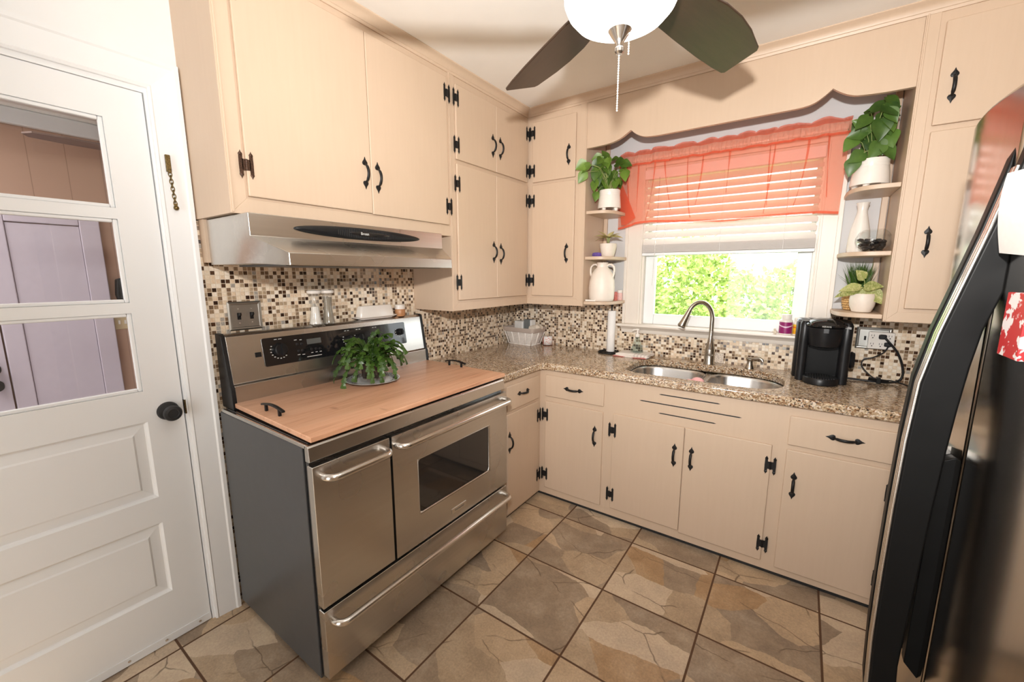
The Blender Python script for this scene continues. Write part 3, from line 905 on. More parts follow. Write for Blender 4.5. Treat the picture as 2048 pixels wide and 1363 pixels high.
# ---------------------------------------------------------------- backsplash
TT = 0.008
b = MB().box(0.0005, TT, -2.143, -0.0, 0.0, 1.2265).box(0.0005, TT, -2.143, -1.0825, 1.2265, 1.634)
tag(obj('mosaic_backsplash', b, 'mosaicY'), 'mosaic tile backsplash behind the range, brown and cream squares', 'backsplash')
b = MB().box(TT, 0.915, -TT, -0.0005, 0.0, 1.236).box(0.915, 2.045, -TT, -0.0005, 0.0, 1.04).box(2.045, XR, -TT, -0.0005, 0.0, 1.236)
tag(obj('mosaic_backsplash', b, 'mosaicX'), 'mosaic tile backsplash under the window behind the sink', 'backsplash')

# ---------------------------------------------------------------- countertop with sink cut-out
ZC = 0.895
ED = 0.6385
out = [(0.010, -1.100), (ED, -1.100)]
# inner corner with a small radius
out += [(ED, -ED - .03), (ED + .008, -ED - .009), (ED + .03, -ED)]
out += [(2.945, -ED), (2.945, -0.010), (0.010, -0.010)]
def sink_outline(x0, x1, y0, y1, rl, rr, n=8):
    p = []
    for cx, cy, a0, r in ((x1 - rr, y1 - rr, 0, rr), (x0 + rl, y1 - rl, 90, rl), (x0 + rl, y0 + rl, 180, rl), (x1 - rr, y0 + rr, 270, rr)):
        for i in range(n + 1):
            a = R(a0 + 90 * i / n)
            p.append((cx + r * math.cos(a), cy + r * math.sin(a)))
    return p
hole = sink_outline(1.105, 1.876, -0.560, -0.128, 0.13, 0.17)
bm = bmesh.new()
def ring(pts, z):
    vs = [bm.verts.new((x, y, z)) for x, y in pts]
    es = [bm.edges.new((vs[i], vs[(i + 1) % len(vs)])) for i in range(len(vs))]
    return vs, es
vo, eo = ring(out, ZC); vh, eh = ring(hole, ZC)
r_ = bmesh.ops.triangle_fill(bm, use_beauty=True, use_dissolve=False, edges=eo + eh)
top = [g for g in r_['geom'] if isinstance(g, bmesh.types.BMFace)]
ex = bmesh.ops.extrude_face_region(bm, geom=top)
for g in ex['geom']:
    if isinstance(g, bmesh.types.BMVert): g.co.z -= 0.043
bmesh.ops.recalc_face_normals(bm, faces=bm.faces)
me = bpy.data.meshes.new('countertop'); bm.to_mesh(me); bm.free()
me.materials.append(M['granite'])
ct = bpy.data.objects.new('countertop', me); COL.objects.link(ct)
bv = ct.modifiers.new('bevel', 'BEVEL'); bv.width = 0.011; bv.segments = 3; bv.limit_method = 'ANGLE'; bv.angle_limit = R(60)
for p in me.polygons: p.use_smooth = True
me.set_sharp_from_angle(angle=R(30)); bv.harden_normals = True
tag(ct, 'speckled brown granite countertop running round the corner under the window', 'countertop')

# ---------------------------------------------------------------- sink
sink = thing('kitchen_sink', 'double bowl stainless steel sink set under the granite counter', 'sink', (1.49, -0.34, 0.70))
def bowl(x0, x1, y0, y1, rl, rr):
    mb = MB()
    lv = [(0.004, 0.851), (0.0, 0.848), (-0.006, 0.835), (-0.012, 0.72), (-0.03, 0.692), (-0.06, 0.683), (-0.14, 0.680)]
    N = None
    v = []; f = []
    for d, z in lv:
        rg = sink_outline(x0 - d, x1 + d, y0 - d, y1 + d, max(.01, rl + d * .6), max(.01, rr + d * .6))
        N = len(rg)
        v += [(p[0], p[1], z) for p in rg]
    for k in range(len(lv) - 1):
        for i in range(N):
            j = (i + 1) % N
            f.append((k * N + i, k * N + j, (k + 1) * N + j, (k + 1) * N + i))
    f.append(tuple((len(lv) - 1) * N + i for i in range(N)))
    return mb.add(v, f)
b1 = obj('sink_bowl', bowl(1.100, 1.488, -0.562, -0.126, 0.13, 0.10), 'sinksteel', sink, smooth=60, solid=0.002)
b2 = obj('sink_bowl', bowl(1.522, 1.880, -0.562, -0.126, 0.10, 0.17), 'sinksteel', sink, smooth=60, solid=0.002)
obj('sink_divider', MB().box(1.487, 1.523, -0.55, -0.135, 0.800, 0.846), 'sinksteel', sink, bevel=.008)
for bb, cx in ((b1, 1.29), (b2, 1.70)):
    obj('drain', MB().lathe([(0.045, 0.6805), (0.045, 0.684), (0.03, 0.682), (0, 0.681)], (cx, -0.34, 0), 24), 'chrome', bb, smooth=40)

# ================================================================ THE RANGE
YL, YRr = -2.1445, -1.107
st = thing('range_stove', 'wide stainless steel double-oven range with a charcoal side panel', 'stove', (0.37, -1.625, 0))
obj('body', MB().box(0.03, 0.652, YL, YRr, 0.03, 0.886), 'greypanel', st, bevel=0.004)
obj('front_recess', MB().box(0.652, 0.676, YL + .006, YRr - .006, 0.045, 0.88), 'blackgloss', st)
ct_ = obj('cooktop', MB().box(0.06, 0.668, YL + .012, YRr - .012, 0.886, 0.9015), 'blackgloss', st, bevel=.003)
for ya in (YL, YRr - .011):
    obj('cooktop_rim', MB().box(0.05, 0.676, ya, ya + .011, 0.886, 0.900), 'steelv', st, bevel=0.003)
obj('front_panel', MB().prism([(0.668, 0.899), (0.684, 0.899), (0.690, 0.893), (0.694, 0.848), (0.690, 0.845), (0.668, 0.845)], YL, YRr), 'steel', st, bevel=.0015)
for y in (YL + .05, YRr - .05):
    for x in (0.08, 0.62):
        obj('foot', MB().lathe([(0.018, 0), (0.018, 0.012), (0.01, 0.014), (0.01, 0.03)], (x, y, 0), 12), 'blackmatte', st, smooth=40)
FX = 0.706
def bar_handle(y0, y1, z, out=0.046, r=0.0125):
    mb = MB()
    pts = []
    rc = 0.034
    pts.append((FX - .002, y0 + .004, z))
    for i in range(7):
        a = PI / 2 * i / 6
        pts.append((FX + out - rc + rc * math.sin(a), y0 + .004 + rc * (1 - math.cos(a)), z))
    for i in range(7):
        a = PI / 2 * (1 - i / 6)
        pts.append((FX + out - rc + rc * math.sin(a), y1 - .004 - rc * (1 - math.cos(a)), z))
    pts.append((FX - .002, y1 - .004, z))
    return mb.tube(pts, r, 14)
def oven_panel(name, y0, y1, z0, z1):
    return obj(name, MB().box(0.674, FX, y0, y1, z0, z1), 'steel', st, bevel=0.003)
d1 = oven_panel('narrow_oven_door', YL, -1.8475, 0.331, 0.833)
obj('door_handle', bar_handle(-2.118, -1.866, 0.795), 'polished', d1, smooth=60)
# main door with a framed window opening
wy0, wy1, wz0, wz1 = -1.716, -1.250, 0.457, 0.697
mb = MB()
y0, y1, z0, z1 = -1.8385, YRr, 0.331, 0.833
mb.box(0.674, FX, y0, wy0, z0, z1); mb.box(0.674, FX, wy1, y1, z0, z1); mb.box(0.674, FX, wy0, wy1, z0, wz0); mb.box(0.674, FX, wy0, wy1, wz1, z1)
d2_ = obj('main_oven_door', mb, 'steel', st)
fr = MB()
g_o = MB().rrect(wy0 - .001, wy1 + .001, wz0 - .001, wz1 + .001, .004, 3); g_i = MB().rrect(wy0 + .006, wy1 - .006, wz0 + .006, wz1 - .006, .014, 3)
n = len(g_o)
v = [(FX + .0008, *p) for p in g_o] + [(FX - .004, *p) for p in g_i]
fr.add(v, [(i, (i + 1) % n, (i + 1) % n + n, i + n) for i in range(n)])
obj('window_frame', fr, 'steelv', d2_, smooth=40, solid=.001)
obj('oven_window', MB().box(0.676, FX - .0045, wy0, wy1, wz0, wz1), 'blackgloss', d2_)
obj('door_handle', bar_handle(-1.826, -1.118, 0.797), 'polished', d2_, smooth=60)
bg = obj('badge', MB().box(FX - .001, FX + .003, -1.530, -1.434, 0.362, 0.386), 'polished', d2_, bevel=.0012)
obj('badge_lettering', text_mb('KitchenAid', 0.0135, frame4((FX + .0032, -1.482, 0.374), (0, 1, 0), (0, 0, 1)), .0003), 'greypanel', bg)
dr = oven_panel('warming_drawer', YL, YRr, 0.060, 0.318)
obj('drawer_handle', bar_handle(-2.120, -1.122, 0.274), 'polished', dr, smooth=60)
# backguard
gy0, gy1 = -2.126, -1.078
bgp = [(0.020, 0.90), (0.112, 0.90), (0.104, 0.992), (0.094, 0.998), (0.062, 1.186), (0.052, 1.196), (0.020, 1.196)]
bk = obj('backguard', MB().prism(bgp, gy0 + .016, gy1 - .016), 'steel', st, bevel=.002)
for a, b in ((gy0, gy0 + .016), (gy1 - .016, gy1)):
    obj('backguard_end', MB().prism([(0.012, 0.90), (0.114, 0.90), (0.108, 0.985), (0.098, 1.0), (0.064, 1.192), (0.052, 1.199), (0.012, 1.199)], a, b), 'black', bk, bevel=.002)
fx = Vector((-0.032, 0, 0.188)).normalized()
BF = frame4((0.094, -2.126, 0.998), (0, 1, 0), fx)
cp = obj('control_panel', MB().prism(MB().rrect(0.144, 0.905, 0.048, 0.168, .008, 4), 0.0, 0.004, 'z', BF), 'blackgloss', bk)
mk_ = simple('pale_marking', lin(200, 200, 196), 0.6)
dsp = obj('display', MB().prism([(.334, .118), (.402, .118), (.402, .142), (.334, .142)], 0.0036, 0.0048, 'z', BF), simple('grey_display', (0.10, 0.105, 0.10), 0.25), cp)
def knob(u, v, r, big):
    mb = MB().lathe([(r, 0.004), (r, 0.012), (r * .92, 0.024), (r * .8, 0.027), (0, 0.027)], (u, v, 0), 28, BF)
    mb.box(u - .0035, u + .0035, v - r * .85, v + r * .85, 0.027, 0.036, BF)
    k_ = obj('control_knob', mb, 'black', cp, smooth=35)
    mm = MB()
    for i in range(9 if big else 6):
        a = R(150 + i * (20 if big else 28))
        c = Vector((u + (r + .008) * math.cos(a), v + (r + .008) * math.sin(a), 0))
        mm.box(c.x - .003, c.x + .003, c.y - .0018, c.y + .0018, 0.0036, 0.0046, BF)
    obj('dial_marking', mm, mk_, k_)
knob(0.211, 0.112, 0.029, True)
for u in (0.541, 0.606, 0.703, 0.863):
    knob(u, 0.116, 0.0185, False)
for u, v in ((.289, .125), (.309, .124), (.292, .094), (.309, .094), (.351, .094), (.372, .093), (.391, .091), (.449, .127), (.432, .094), (.451, .094)):
    obj('button', MB().lathe([(0.0065, 0.004), (0.0065, 0.006), (0.004, 0.0072), (0, 0.0072)], (u, v, 0), 14, BF), 'black', cp, smooth=40)
mm = MB()
for u, v, w_ in ((.284, .145, .012), (.307, .143, .010), (.290, .078, .012), (.311, .076, .012), (.351, .078, .010), (.372, .078, .010), (.392, .078, .010), (.36, .062, .07), (.200, .158, .012), (.219, .158, .014), (.533, .158, .010), (.549, .158, .010), (.598, .158, .010), (.614, .158, .010), (.695, .158, .010), (.711, .158, .010)):
    mm.box(u - w_ / 2, u + w_ / 2, v - .0014, v + .0014, 0.0036, 0.0045, BF)
obj('printed_marking', mm, mk_, cp)
sqm = MB().box(0.113, 0.137, 0.094, 0.114, 0, 0.0012, BF)
obj('model_sticker', sqm, 'black', bk)

# wooden cover over the cooktop
bd = thing('stove_cover', 'reddish wooden noodle board covering the cooktop, with black end handles', 'wooden board', (0.37, -1.6, 0.9020), R(0.0))
bmesh_board = MB().prism([(0.691, -2.134), (0.687, -1.092), (0.086, -1.084), (0.088, -2.118)], 0.9075, 0.926, 'z')
obj('board', bmesh_board, 'board', bd, bevel=.003)
for ya in (-2.07, -1.17):
    obj('foot_cleat', MB().box(0.12, 0.66, ya, ya + .03, 0.9018, 0.9075), 'board', bd)
def tray_handle(x0, x1, y):
    mb = MB()
    N = 12
    pr = []
    for i in range(N + 1):
        t = i / N
        x = x0 + (x1 - x0) * t
        zz = 0.950 + 0.006 * math.sin(PI * t) - .004 * (1 - math.sin(PI * t)) 
        pr.append((x, zz))
    mb.prism([(a, b + .005) for a, b in pr] + [(a, b - .002) for a, b in reversed(pr)], y - .006, y + .006)
    for x in (x0 + .03, x1 - .03):
        mb.box(x - .005, x + .005, y - .005, y + .005, 0.926, 0.953)
    return mb
obj('handle', tray_handle(0.275, 0.435, -2.088), 'black', bd, bevel=.0015)
obj('handle', tray_handle(0.290, 0.440, -1.120), 'black', bd, bevel=.0015)

# ================================================================ RANGE HOOD
hd = thing('range_hood', 'stainless steel range hood with black oval vent under the cabinet', 'range hood', (0.25, -1.68, 1.46))
hy0, hy1 = -2.127, -1.234
mb = MB()
P_ = lambda x, y, z: (x, y, z)
# shell as rows: top back, top front, crease, visor top, visor bottom, bottom back
v = [(0.06, hy0, 1.632), (0.06, hy1, 1.632), (0.40, hy0, 1.632), (0.40, hy1, 1.632), (0.402, hy0, 1.557), (0.402, hy1, 1.557),
     (0.518, hy0 + .064, 1.502), (0.518, hy1 - .058, 1.502), (0.520, hy0 + .064, 1.460), (0.520, hy1 - .058, 1.460),
     (0.402, hy0, 1.466), (0.402, hy1, 1.466), (0.06, hy0, 1.466), (0.06, hy1, 1.466)]
f = [(0, 1, 3, 2), (2, 3, 5, 4), (4, 5, 7, 6), (6, 7, 9, 8), (8, 9, 11, 10), (10, 11, 13, 12), (0, 12, 13, 1), (0, 2, 4, 10, 12), (4, 6, 8, 10), (1, 13, 11, 5, 3), (5, 11, 9, 7)]
obj('hood_shell', mb.add(v, f), 'steel', hd, bevel=.0025)
obj('filter_recess', MB().box(0.10, 0.46, hy0 + .08, hy1 - .08, 1.4655, 1.4595), 'greypanel', hd)
ov = MB()
cy, cz_, ra, rb = -1.684, 1.594, 0.297, 0.0235
N = 48
rg = []
for k_, (s, x) in enumerate(((1, 0.4003), (1, 0.404), (0.93, 0.409), (0.7, 0.413), (0.35, 0.415))):
    rg.append([(x, cy + ra * (1 - (1 - s) * .35) * math.cos(2 * PI * i / N), cz_ + rb * s * math.sin(2 * PI * i / N)) for i in range(N)])
v = [p for r in rg for p in r]
f = [(k_ * N + i, k_ * N + (i + 1) % N, (k_ + 1) * N + (i + 1) % N, (k_ + 1) * N + i) for k_ in range(4) for i in range(N)] + [tuple(4 * N + i for i in range(N))]
ve = obj('vent_panel', MB().add(v, f), 'black', hd, smooth=40)
lou = MB()
for i in range(34):
    yy = cy - .13 + .26 * i / 33 + .0
    hh = 0.0185 * math.sqrt(max(0.05, 1 - ((yy - cy) / .15) ** 2))
    lou.box(0.4125, 0.4165, yy - .0013, yy + .0013, cz_ - hh, cz_ + hh)
obj('vent_louver', lou, 'blackmatte', ve)
obj('vent_centre', MB().lathe([(0.001, 0.0185), (.06, .0185), (0.075, 0.017), (0.085, 0.012)], (0, 0, 0), 40, Matrix.Translation((0.400, cy + .015, cz_)) @ Matrix.Rotation(PI / 2, 4, 'Y') @ Matrix.Diagonal((0.13, 1.25, 1, 1))), 'blackgloss', ve, smooth=40)
obj('logo', text_mb('Broan', 0.016, frame4((0.4192, -1.697, 1.594), (0, 1, 0), (0, 0, 1)), .0003), mk_, ve)
for yy in (-1.492, -1.458):
    obj('rocker_switch', MB().box(0.405, 0.4135, yy - .011, yy + .011, 1.5855, 1.602), 'blackgloss', ve, bevel=.002)
for yy in (-1.512, -1.475):
    obj('panel_screw', MB().lathe([(0.003, 0), (0.002, 0.0015), (0, .002)], n=10, mat=Matrix.Translation((0.412, yy, 1.592)) @ Matrix.Rotation(PI / 2, 4, 'Y')), 'ceramic', ve, smooth=40)
obj('mounting_strip', MB().box(TT, 0.06, -2.135, -1.24, 1.475, 1.634), 'cab', hd)

# ---------------------------------------------------------------- things on the range ledge
BZ = 1.1965
def shaker(name, label, y, mat, fill, zf):
    t = thing(name, label, 'shaker', (0.042, y, BZ))
    p = [(0.031, 0.0), (0.031, 0.006), (0.027, 0.02), (0.021, 0.055), (0.0185, 0.085), (0.0185, 0.10), (0.021, 0.125), (0.026, 0.148)]
    obj('shaker_body', MB().lathe(p, (0.042, y, BZ), 28), mat, t, smooth=50)
    q = [(r * .88, z) for r, z in p if z <= zf]
    obj('contents', MB().lathe([(q[0][0], .005)] + q[1:] + [(0, q[-1][1])], (0.042, y, BZ), 24), fill, t, smooth=50)
    obj('lid', MB().lathe([(0.0285, 0.146), (0.031, 0.149), (0.031, 0.158), (0.026, 0.161), (0.02, 0.159), (0.0, 0.160)], (0.042, y, BZ), 28), 'ceramic', t, smooth=40)
shaker('salt_shaker', 'tall flared shaker two-thirds full of white salt on the range ledge', -1.722, 'acrylic', simple('salt', lin(236, 234, 228), 0.8), 0.09)
shaker('pepper_shaker', 'tall flared shaker of grey pepper behind the salt shaker on the range ledge', -1.657, 'acrylic', simple('ground_pepper', lin(128, 118, 100), 0.8, var=0.3, scale=300), 0.126)
bt = thing('butter_dish', 'white lidded butter dish on the range ledge, left of a small jar', 'butter dish', (0.040, -1.39, BZ))
mb = MB()
def loft(mb, sections, cap=True):
    n = len(sections[0]); v = [p for s in sections for p in s]
    f = [(k * n + i, k * n + (i + 1) % n, (k + 1) * n + (i + 1) % n, (k + 1) * n + i) for k in range(len(sections) - 1) for i in range(n)]
    if cap: f += [tuple(range(n - 1, -1, -1)), tuple((len(sections) - 1) * n + i for i in range(n))]
    return mb.add(v, f)
rr = lambda hx, hy, z, r, cx=0.040, cy=-1.388: [(cx + p[0], cy + p[1], z) for p in MB().rrect(-hx, hx, -hy, hy, r, 4)]
loft(mb, [rr(.018, .10, BZ, .01), rr(.020, .102, BZ + .003, .012), rr(.031, .132, BZ + .012, .02), rr(.031, .132, BZ + .015, .02), rr(.026, .118, BZ + .0135, .018)])
obj('dish', mb, 'ceramic', bt, smooth=50)
mb = MB()
loft(mb, [rr(.026, .108, BZ + .0145, .012), rr(.025, .106, BZ + .03, .012), rr(.021, .098, BZ + .066, .012), rr(.018, .094, BZ + .071, .012)])
obj('lid', mb, 'ceramic', bt, smooth=45)
jr = thing('spice_jar', 'small wooden jar with white lid at the right end of the range ledge', 'jar', (0.042, -1.222, BZ))
obj('jar_body', MB().lathe([(0.026, 0), (0.029, 0.004), (0.029, 0.036), (0.026, 0.04)], (0.042, -1.222, BZ), 24), wood('jar_wood', lin(170, 116, 76), lin(204, 152, 108), 2), jr, smooth=40)
obj('lid', MB().lathe([(0.0295, 0.0405), (0.0295, 0.062), (0.026, 0.066), (0, 0.066)], (0.042, -1.222, BZ), 24), 'ceramic', jr, smooth=40)

def plate_frame(mb, cx, cy, w_, h_, ax, th):
    """stepped metal wall plate. ax 'x': plate faces +x (cx is y, cy is z); ax 'y': faces -y (cx is x)"""
    secs = []
    for d, t_ in ((0, 0.001), (0.0, .004), (0.006, .007), (0.010, 0.0065), (0.013, .0045), (0.016, .0045)):
        s = []
        for a, b in ((-1, -1), (1, -1), (1, 1), (-1, 1)):
            u = cx + a * (w_ / 2 - d); v_ = cy + b * (h_ / 2 - d)
            s.append((th + t_, u, v_) if ax == 'x' else (u, -th - t_, v_))
        secs.append(s)
    return loft(mb, secs)
sp_ = thing('switch_plate', 'brushed steel double switch plate on the mosaic left of the shakers', 'light switch', (0.008, -2.005, 1.26))
obj('plate', plate_frame(MB(), -2.008, 1.261, 0.128, 0.118, 'x', TT), 'plate', sp_)
for y in (-2.032, -1.984):
    obj('toggle', MB().box(0.010, 0.013, y - .007, y + .007, 1.246, 1.274).add(*[[(0.012, y - .004, 1.255), (0.012, y + .004, 1.255), (0.012, y + .004, 1.268), (0.012, y - .004, 1.268), (0.030, y - .0035, 1.266), (0.030, y + .0035, 1.266), (0.028, y + .0035, 1.275), (0.028, y - .0035, 1.275)], [(0, 1, 2, 3), (4, 5, 6, 7), (0, 1, 5, 4), (1, 2, 6, 5), (2, 3, 7, 6), (3, 0, 4, 7)]]), 'black', sp_)
    for z in (1.232, 1.290):
        obj('screw', MB().lathe([(0.0032, 0), (.0022, .0015), (0, .002)], n=10, mat=Matrix.Translation((0.0124, y, z)) @ Matrix.Rotation(PI / 2, 4, 'Y')), 'chrome', sp_, smooth=40)

# ================================================================ PLANTS
def leaf(mb, L, W, mat4, heart=0.35, fold=0.25, droop=0.3, nl=8, tip=1.0):
    """one leaf growing along local +Y, facing +Z"""
    rows = []
    for i in range(nl + 1):
        t = i / nl
        w_ = W * ((t / .30) ** .45 if t < .30 else 1 - ((t - .30) / .70) ** 1.45)
        if t == 0: w_ = W * .55 * heart
        y = L * t
        z = -droop * L * t * t
        back = -heart * L * .22 * (1 - t) ** 4
        rows.append([(-w_, y + back, z + fold * w_), (-w_ * .5, y + back * .4, z + fold * w_ * .35), (0, y, z), (w_ * .5, y + back * .4, z + fold * w_ * .35), (w_, y + back, z + fold * w_)])
    v = [p for r in rows for p in r]
    f = [(k * 5 + i, k * 5 + i + 1, (k + 1) * 5 + i + 1, (k + 1) * 5 + i) for k in range(nl) for i in range(4)]
    return mb.add(v, f, mat4)
def leaf_mat4(base, direction, face, roll=0):
    y = Vector(direction).normalized(); z = Vector(face)
    x = y.cross(z)
    if x.length < 1e-4: x = Vector((1, 0, 0))
    x.normalize(); z = x.cross(y)
    m = Matrix(((x.x, y.x, z.x, base[0]), (x.y, y.y, z.y, base[1]), (x.z, y.z, z.z, base[2]), (0, 0, 0, 1)))
    return m @ Matrix.Rotation(roll, 4, 'Y')
CAM = Vector((1.9074, -2.7710, 1.4305))

def footed_pot(t, c, r0, r1, h, foot=0.016):
    mb = MB().lathe([(r0 * .6, foot), (r0, foot + .002), (r0, foot + .01), (r0 + (r1 - r0) * .55, foot + h * .5), (r1 + .001, foot + h * .70), (r1, foot + h * .705), (r1 + .001, foot + h * .80), (r1, foot + h * .805), (r1 + .0012, foot + h * .9), (r1, foot + h), (r1 - .006, foot + h), (r1 - .008, foot + h - .015)], c, 40, cap=True)
    p = obj('pot', mb, 'ceramic', t, smooth=40)
    for k_ in range(4):
        a = PI / 4 + k_ * PI / 2 + .5
        obj('pot_foot', MB().lathe([(0.010, 0), (0.013, foot + .001)], (c[0] + r0 * .72 * math.cos(a), c[1] + r0 * .72 * math.sin(a), c[2]), 14), 'ceramic', p, smooth=40)
    obj('soil', MB().lathe([(r1 - .009, foot + h - .014), (0, foot + h - .010)], c, 24), 'soil', t, smooth=True)
    return p
def leafy_plant(t, c, top, spots, mat, L0, W0, seed):
    """spots: world points where a leaf sits; stems run from the pot to it"""
    rnd = random.Random(seed)
    fol = MB(); stm = MB()
    for (x, y, z, lx, lz, s) in spots:
        p = Vector((x, y, z))
        base = Vector((c[0] + rnd.uniform(-.02, .02), c[1] + rnd.uniform(-.02, .02), top))
        d = Vector((lx, rnd.uniform(-.5, -.1), lz)).normalized()
        toc = (CAM - p).normalized()
        face = (toc * .8 + Vector((rnd.uniform(-.4, .4), rnd.uniform(-.3, .1), rnd.uniform(.25, .75)))).normalized()
        L = L0 * s * rnd.uniform(.9, 1.1)
        st0 = p - d * L * .45
        leaf(fol, L, W0 * s * rnd.uniform(.9, 1.1), leaf_mat4(st0, d, face, rnd.uniform(-.3, .3)), .5, rnd.uniform(.1, .3), rnd.uniform(.1, .35))
        mid = (base + st0) / 2 + Vector((0, 0, .02 + .25 * max(0, (st0.xy - base.xy).length)))
        stm.tube([base, base.lerp(mid, .6) + Vector((0, 0, .01)), mid, st0], 0.0013, 5)
    obj('foliage', fol, mat, t, smooth=True)
    obj('stems', stm, 'stem', t, smooth=True)

# left trailing plant on the top left shelf
cL = (0.857, -0.195, SL[0])
tL = thing('potted_plant', 'leafy green trailing plant in a white footed pot, top left shelf', 'plant', cL)
footed_pot(tL, cL, 0.072, 0.064, 0.112)
spL = []
rnd = random.Random(3)
for i in range(32):
    a = rnd.uniform(0, 2 * PI); r_ = math.sqrt(rnd.uniform(.03, 1))
    x = 0.812 + 0.125 * r_ * math.cos(a); z = 2.072 + .088 * r_ * math.sin(a)
    y = -0.14 - rnd.uniform(-.07, .10)
    y -= .04; x = max(x, 0.79)
    dx = (x - .82) * 6 + rnd.uniform(-.5, .5); dz = -0.8 + (z - 2.05) * 5 + rnd.uniform(-.4, .4)
    spL.append((x, y, z, dx, dz, rnd.uniform(.85, 1.15)))
spL += [(0.80, -.15, 2.180, -.2, .5, 1.0), (0.86, -.15, 2.15, .9, .15, 1.0), (0.905, -.17, 2.12, 1, .0, 1.1), (0.945, -.17, 2.105, 1, -.2, 1.0), (0.955, -.2, 2.03, .2, -.9, 1.0), (0.735, -.36, 2.085, -.9, -.5, 1.1), (0.76, -.36, 2.07, -.8, -.6, 1.1), (0.74, -.355, 2.02, -.5, -.9, 1.1), (0.785, -.27, 1.98, -.1, -1, 1.0), (0.785, -.24, 1.92, .1, -1, .9), (0.84, -.22, 1.985, .4, -.8, 1.0), (0.90, -.21, 1.985, -.1, -1, 1.0)]
leafy_plant(tL, cL, cL[2] + .118, spL, 'pothos', 0.072, 0.033, 5)

# right plant on the top right shelf
cR = (2.120, -0.16, SR[0])
tR = thing('potted_plant', 'larger leafy green plant in a white footed pot, top right shelf', 'plant', cR)
footed_pot(tR, cR, 0.073, 0.064, 0.115)
spR = []
rnd = random.Random(11)
for i in range(34):
    a = rnd.uniform(0, 2 * PI); r_ = math.sqrt(rnd.uniform(.03, 1))
    x = 2.140 + 0.105 * r_ * math.cos(a); z = 2.085 + .105 * r_ * math.sin(a)
    y = -0.15 - rnd.uniform(-.08, .10)
    x = min(x, 2.160)
    dx = (x - 2.13) * 6 + rnd.uniform(-.6, .6); dz = -0.7 + (z - 2.08) * 5 + rnd.uniform(-.4, .4)
    spR.append((x, y, z, dx, dz, rnd.uniform(.9, 1.2)))
spR += [(2.13, -.17, 2.185, 1, .35, 1.2), (2.165, -.15, 2.15, .5, .4, 1.0), (2.16, -.14, 2.11, .3, -.9, 1.3), (2.065, -.16, 2.12, -.7, .35, 1.0), (2.05, -.2, 2.07, -.9, -.2, 1.1), (2.03, -.2, 2.03, -.6, -.8, 1.0), (2.06, -.22, 1.965, -.7, -.5, 1.1), (2.045, -.22, 1.925, -.2, -1, 1.1), (2.125, -.22, 1.985, -.4, -.7, 1.2), (2.17, -.20, 1.975, .6, -.7, 1.2), (2.13, -.24, 2.07, .1, -1, 1.4), (2.17, -.2, 2.03, .2, -1, 1.2)]
leafy_plant(tR, cR, cR[2] + .12, spR, 'pothosdark', 0.072, 0.031, 9)

# small variegated plant
c2 = (0.855, -0.185, SL[1])
t2 = thing('potted_plant', 'small variegated plant in a white ribbed pot, middle left shelf', 'plant', c2)
obj('pot', MB().lathe([(0.036, 0), (0.040, .004), (0.046, .03), (0.0525, .06), (0.0535, .082), (0.050, .083), (0.046, .07)], c2, 32), 'ceramicmatte', t2, smooth=40)
obj('soil', MB().lathe([(0.047, .072), (0, .075)], c2, 20), 'soil', t2, smooth=True)
fo = MB(); sm = MB()
for (dx, dy, dz, L, W) in ((-.9, -.2, .42, .085, .020), (-1, .1, .10, .09, .023), (.75, -.3, .42, .08, .02), (1, -.1, .20, .085, .024), (-.35, -.8, .35, .07, .022), (.45, -.7, .2, .075, .024), (.1, .4, .6, .07, .02), (-.5, -.5, .75, .075, .021)):
    d = Vector((dx, dy, dz)).normalized()
    base = Vector(c2) + Vector((0, 0, .075)); p = base + Vector((d.x * .012, d.y * .012, .045))
    leaf(fo, L, W, leaf_mat4(p, d, (0, -.35, 1)), .1, .3, .3)
    sm.tube([base, p], .002, 5)
obj('foliage', fo, 'varieg2', t2, smooth=True); obj('stems', sm, 'stem', t2, smooth=True)

# grass plant in a woven pot and a broad-leaved plant in front of it
cg = (2.140, -0.085, SR[2])
tg = thing('potted_grass', 'tall dark green grass in a woven rope pot, bottom right shelf', 'plant', cg)
mb = MB()
for i in range(8):
    z = cg[2] + .008 + i * .012
    r_ = .047 + .010 * math.sin(PI * i / 8)
    for k_ in range(22):
        a = 2 * PI * (k_ + .5 * (i % 2)) / 22
        mb.ball((cg[0] + r_ * math.cos(a), cg[1] + r_ * math.sin(a), z), 0.0082, 6, .75)
mb.lathe([(0.040, 0.001), (.050, .05), (.046, .10)], cg, 20)
obj('woven_pot', mb, simple('seagrass_rope', lin(206, 166, 110), 0.8, var=.2, scale=120), tg, smooth=True)
gr = MB()
rnd = random.Random(5)
for i in range(230):
    a = rnd.uniform(0, 2 * PI); r0 = rnd.uniform(0, .035)
    b = Vector((cg[0] + r0 * math.cos(a), cg[1] + r0 * math.sin(a), cg[2] + .09))
    lean = Vector((rnd.uniform(-.42, .34), rnd.uniform(-.40, .18), 1)).normalized()
    h = rnd.uniform(.11, .165) * (1 if i > 10 else .8)
    if i < 10: lean = Vector((-.75, -.1, .8)).normalized()
    w_ = rnd.uniform(.0014, .0028)
    tip = b + lean * h; tip.z = min(tip.z, SR[1] - .024); tip.x = min(tip.x, 2.21); tip.y = min(tip.y, -.01)
    s = Vector((math.cos(a + .6), math.sin(a + .6), 0)) * w_
    mid = b.lerp(tip, .5) + Vector((0, 0, .008))
    gr.add([b - s, b + s, mid + s * .8, mid - s * .8, tip], [(0, 1, 2, 3), (3, 2, 4)])
obj('grass_blades', gr, 'grass', tg)
cb_ = (2.148, -0.205, SR[2])
tb = thing('potted_plant', 'broad pale-green leaved plant in a rounded white pot, bottom right shelf', 'plant', cb_)
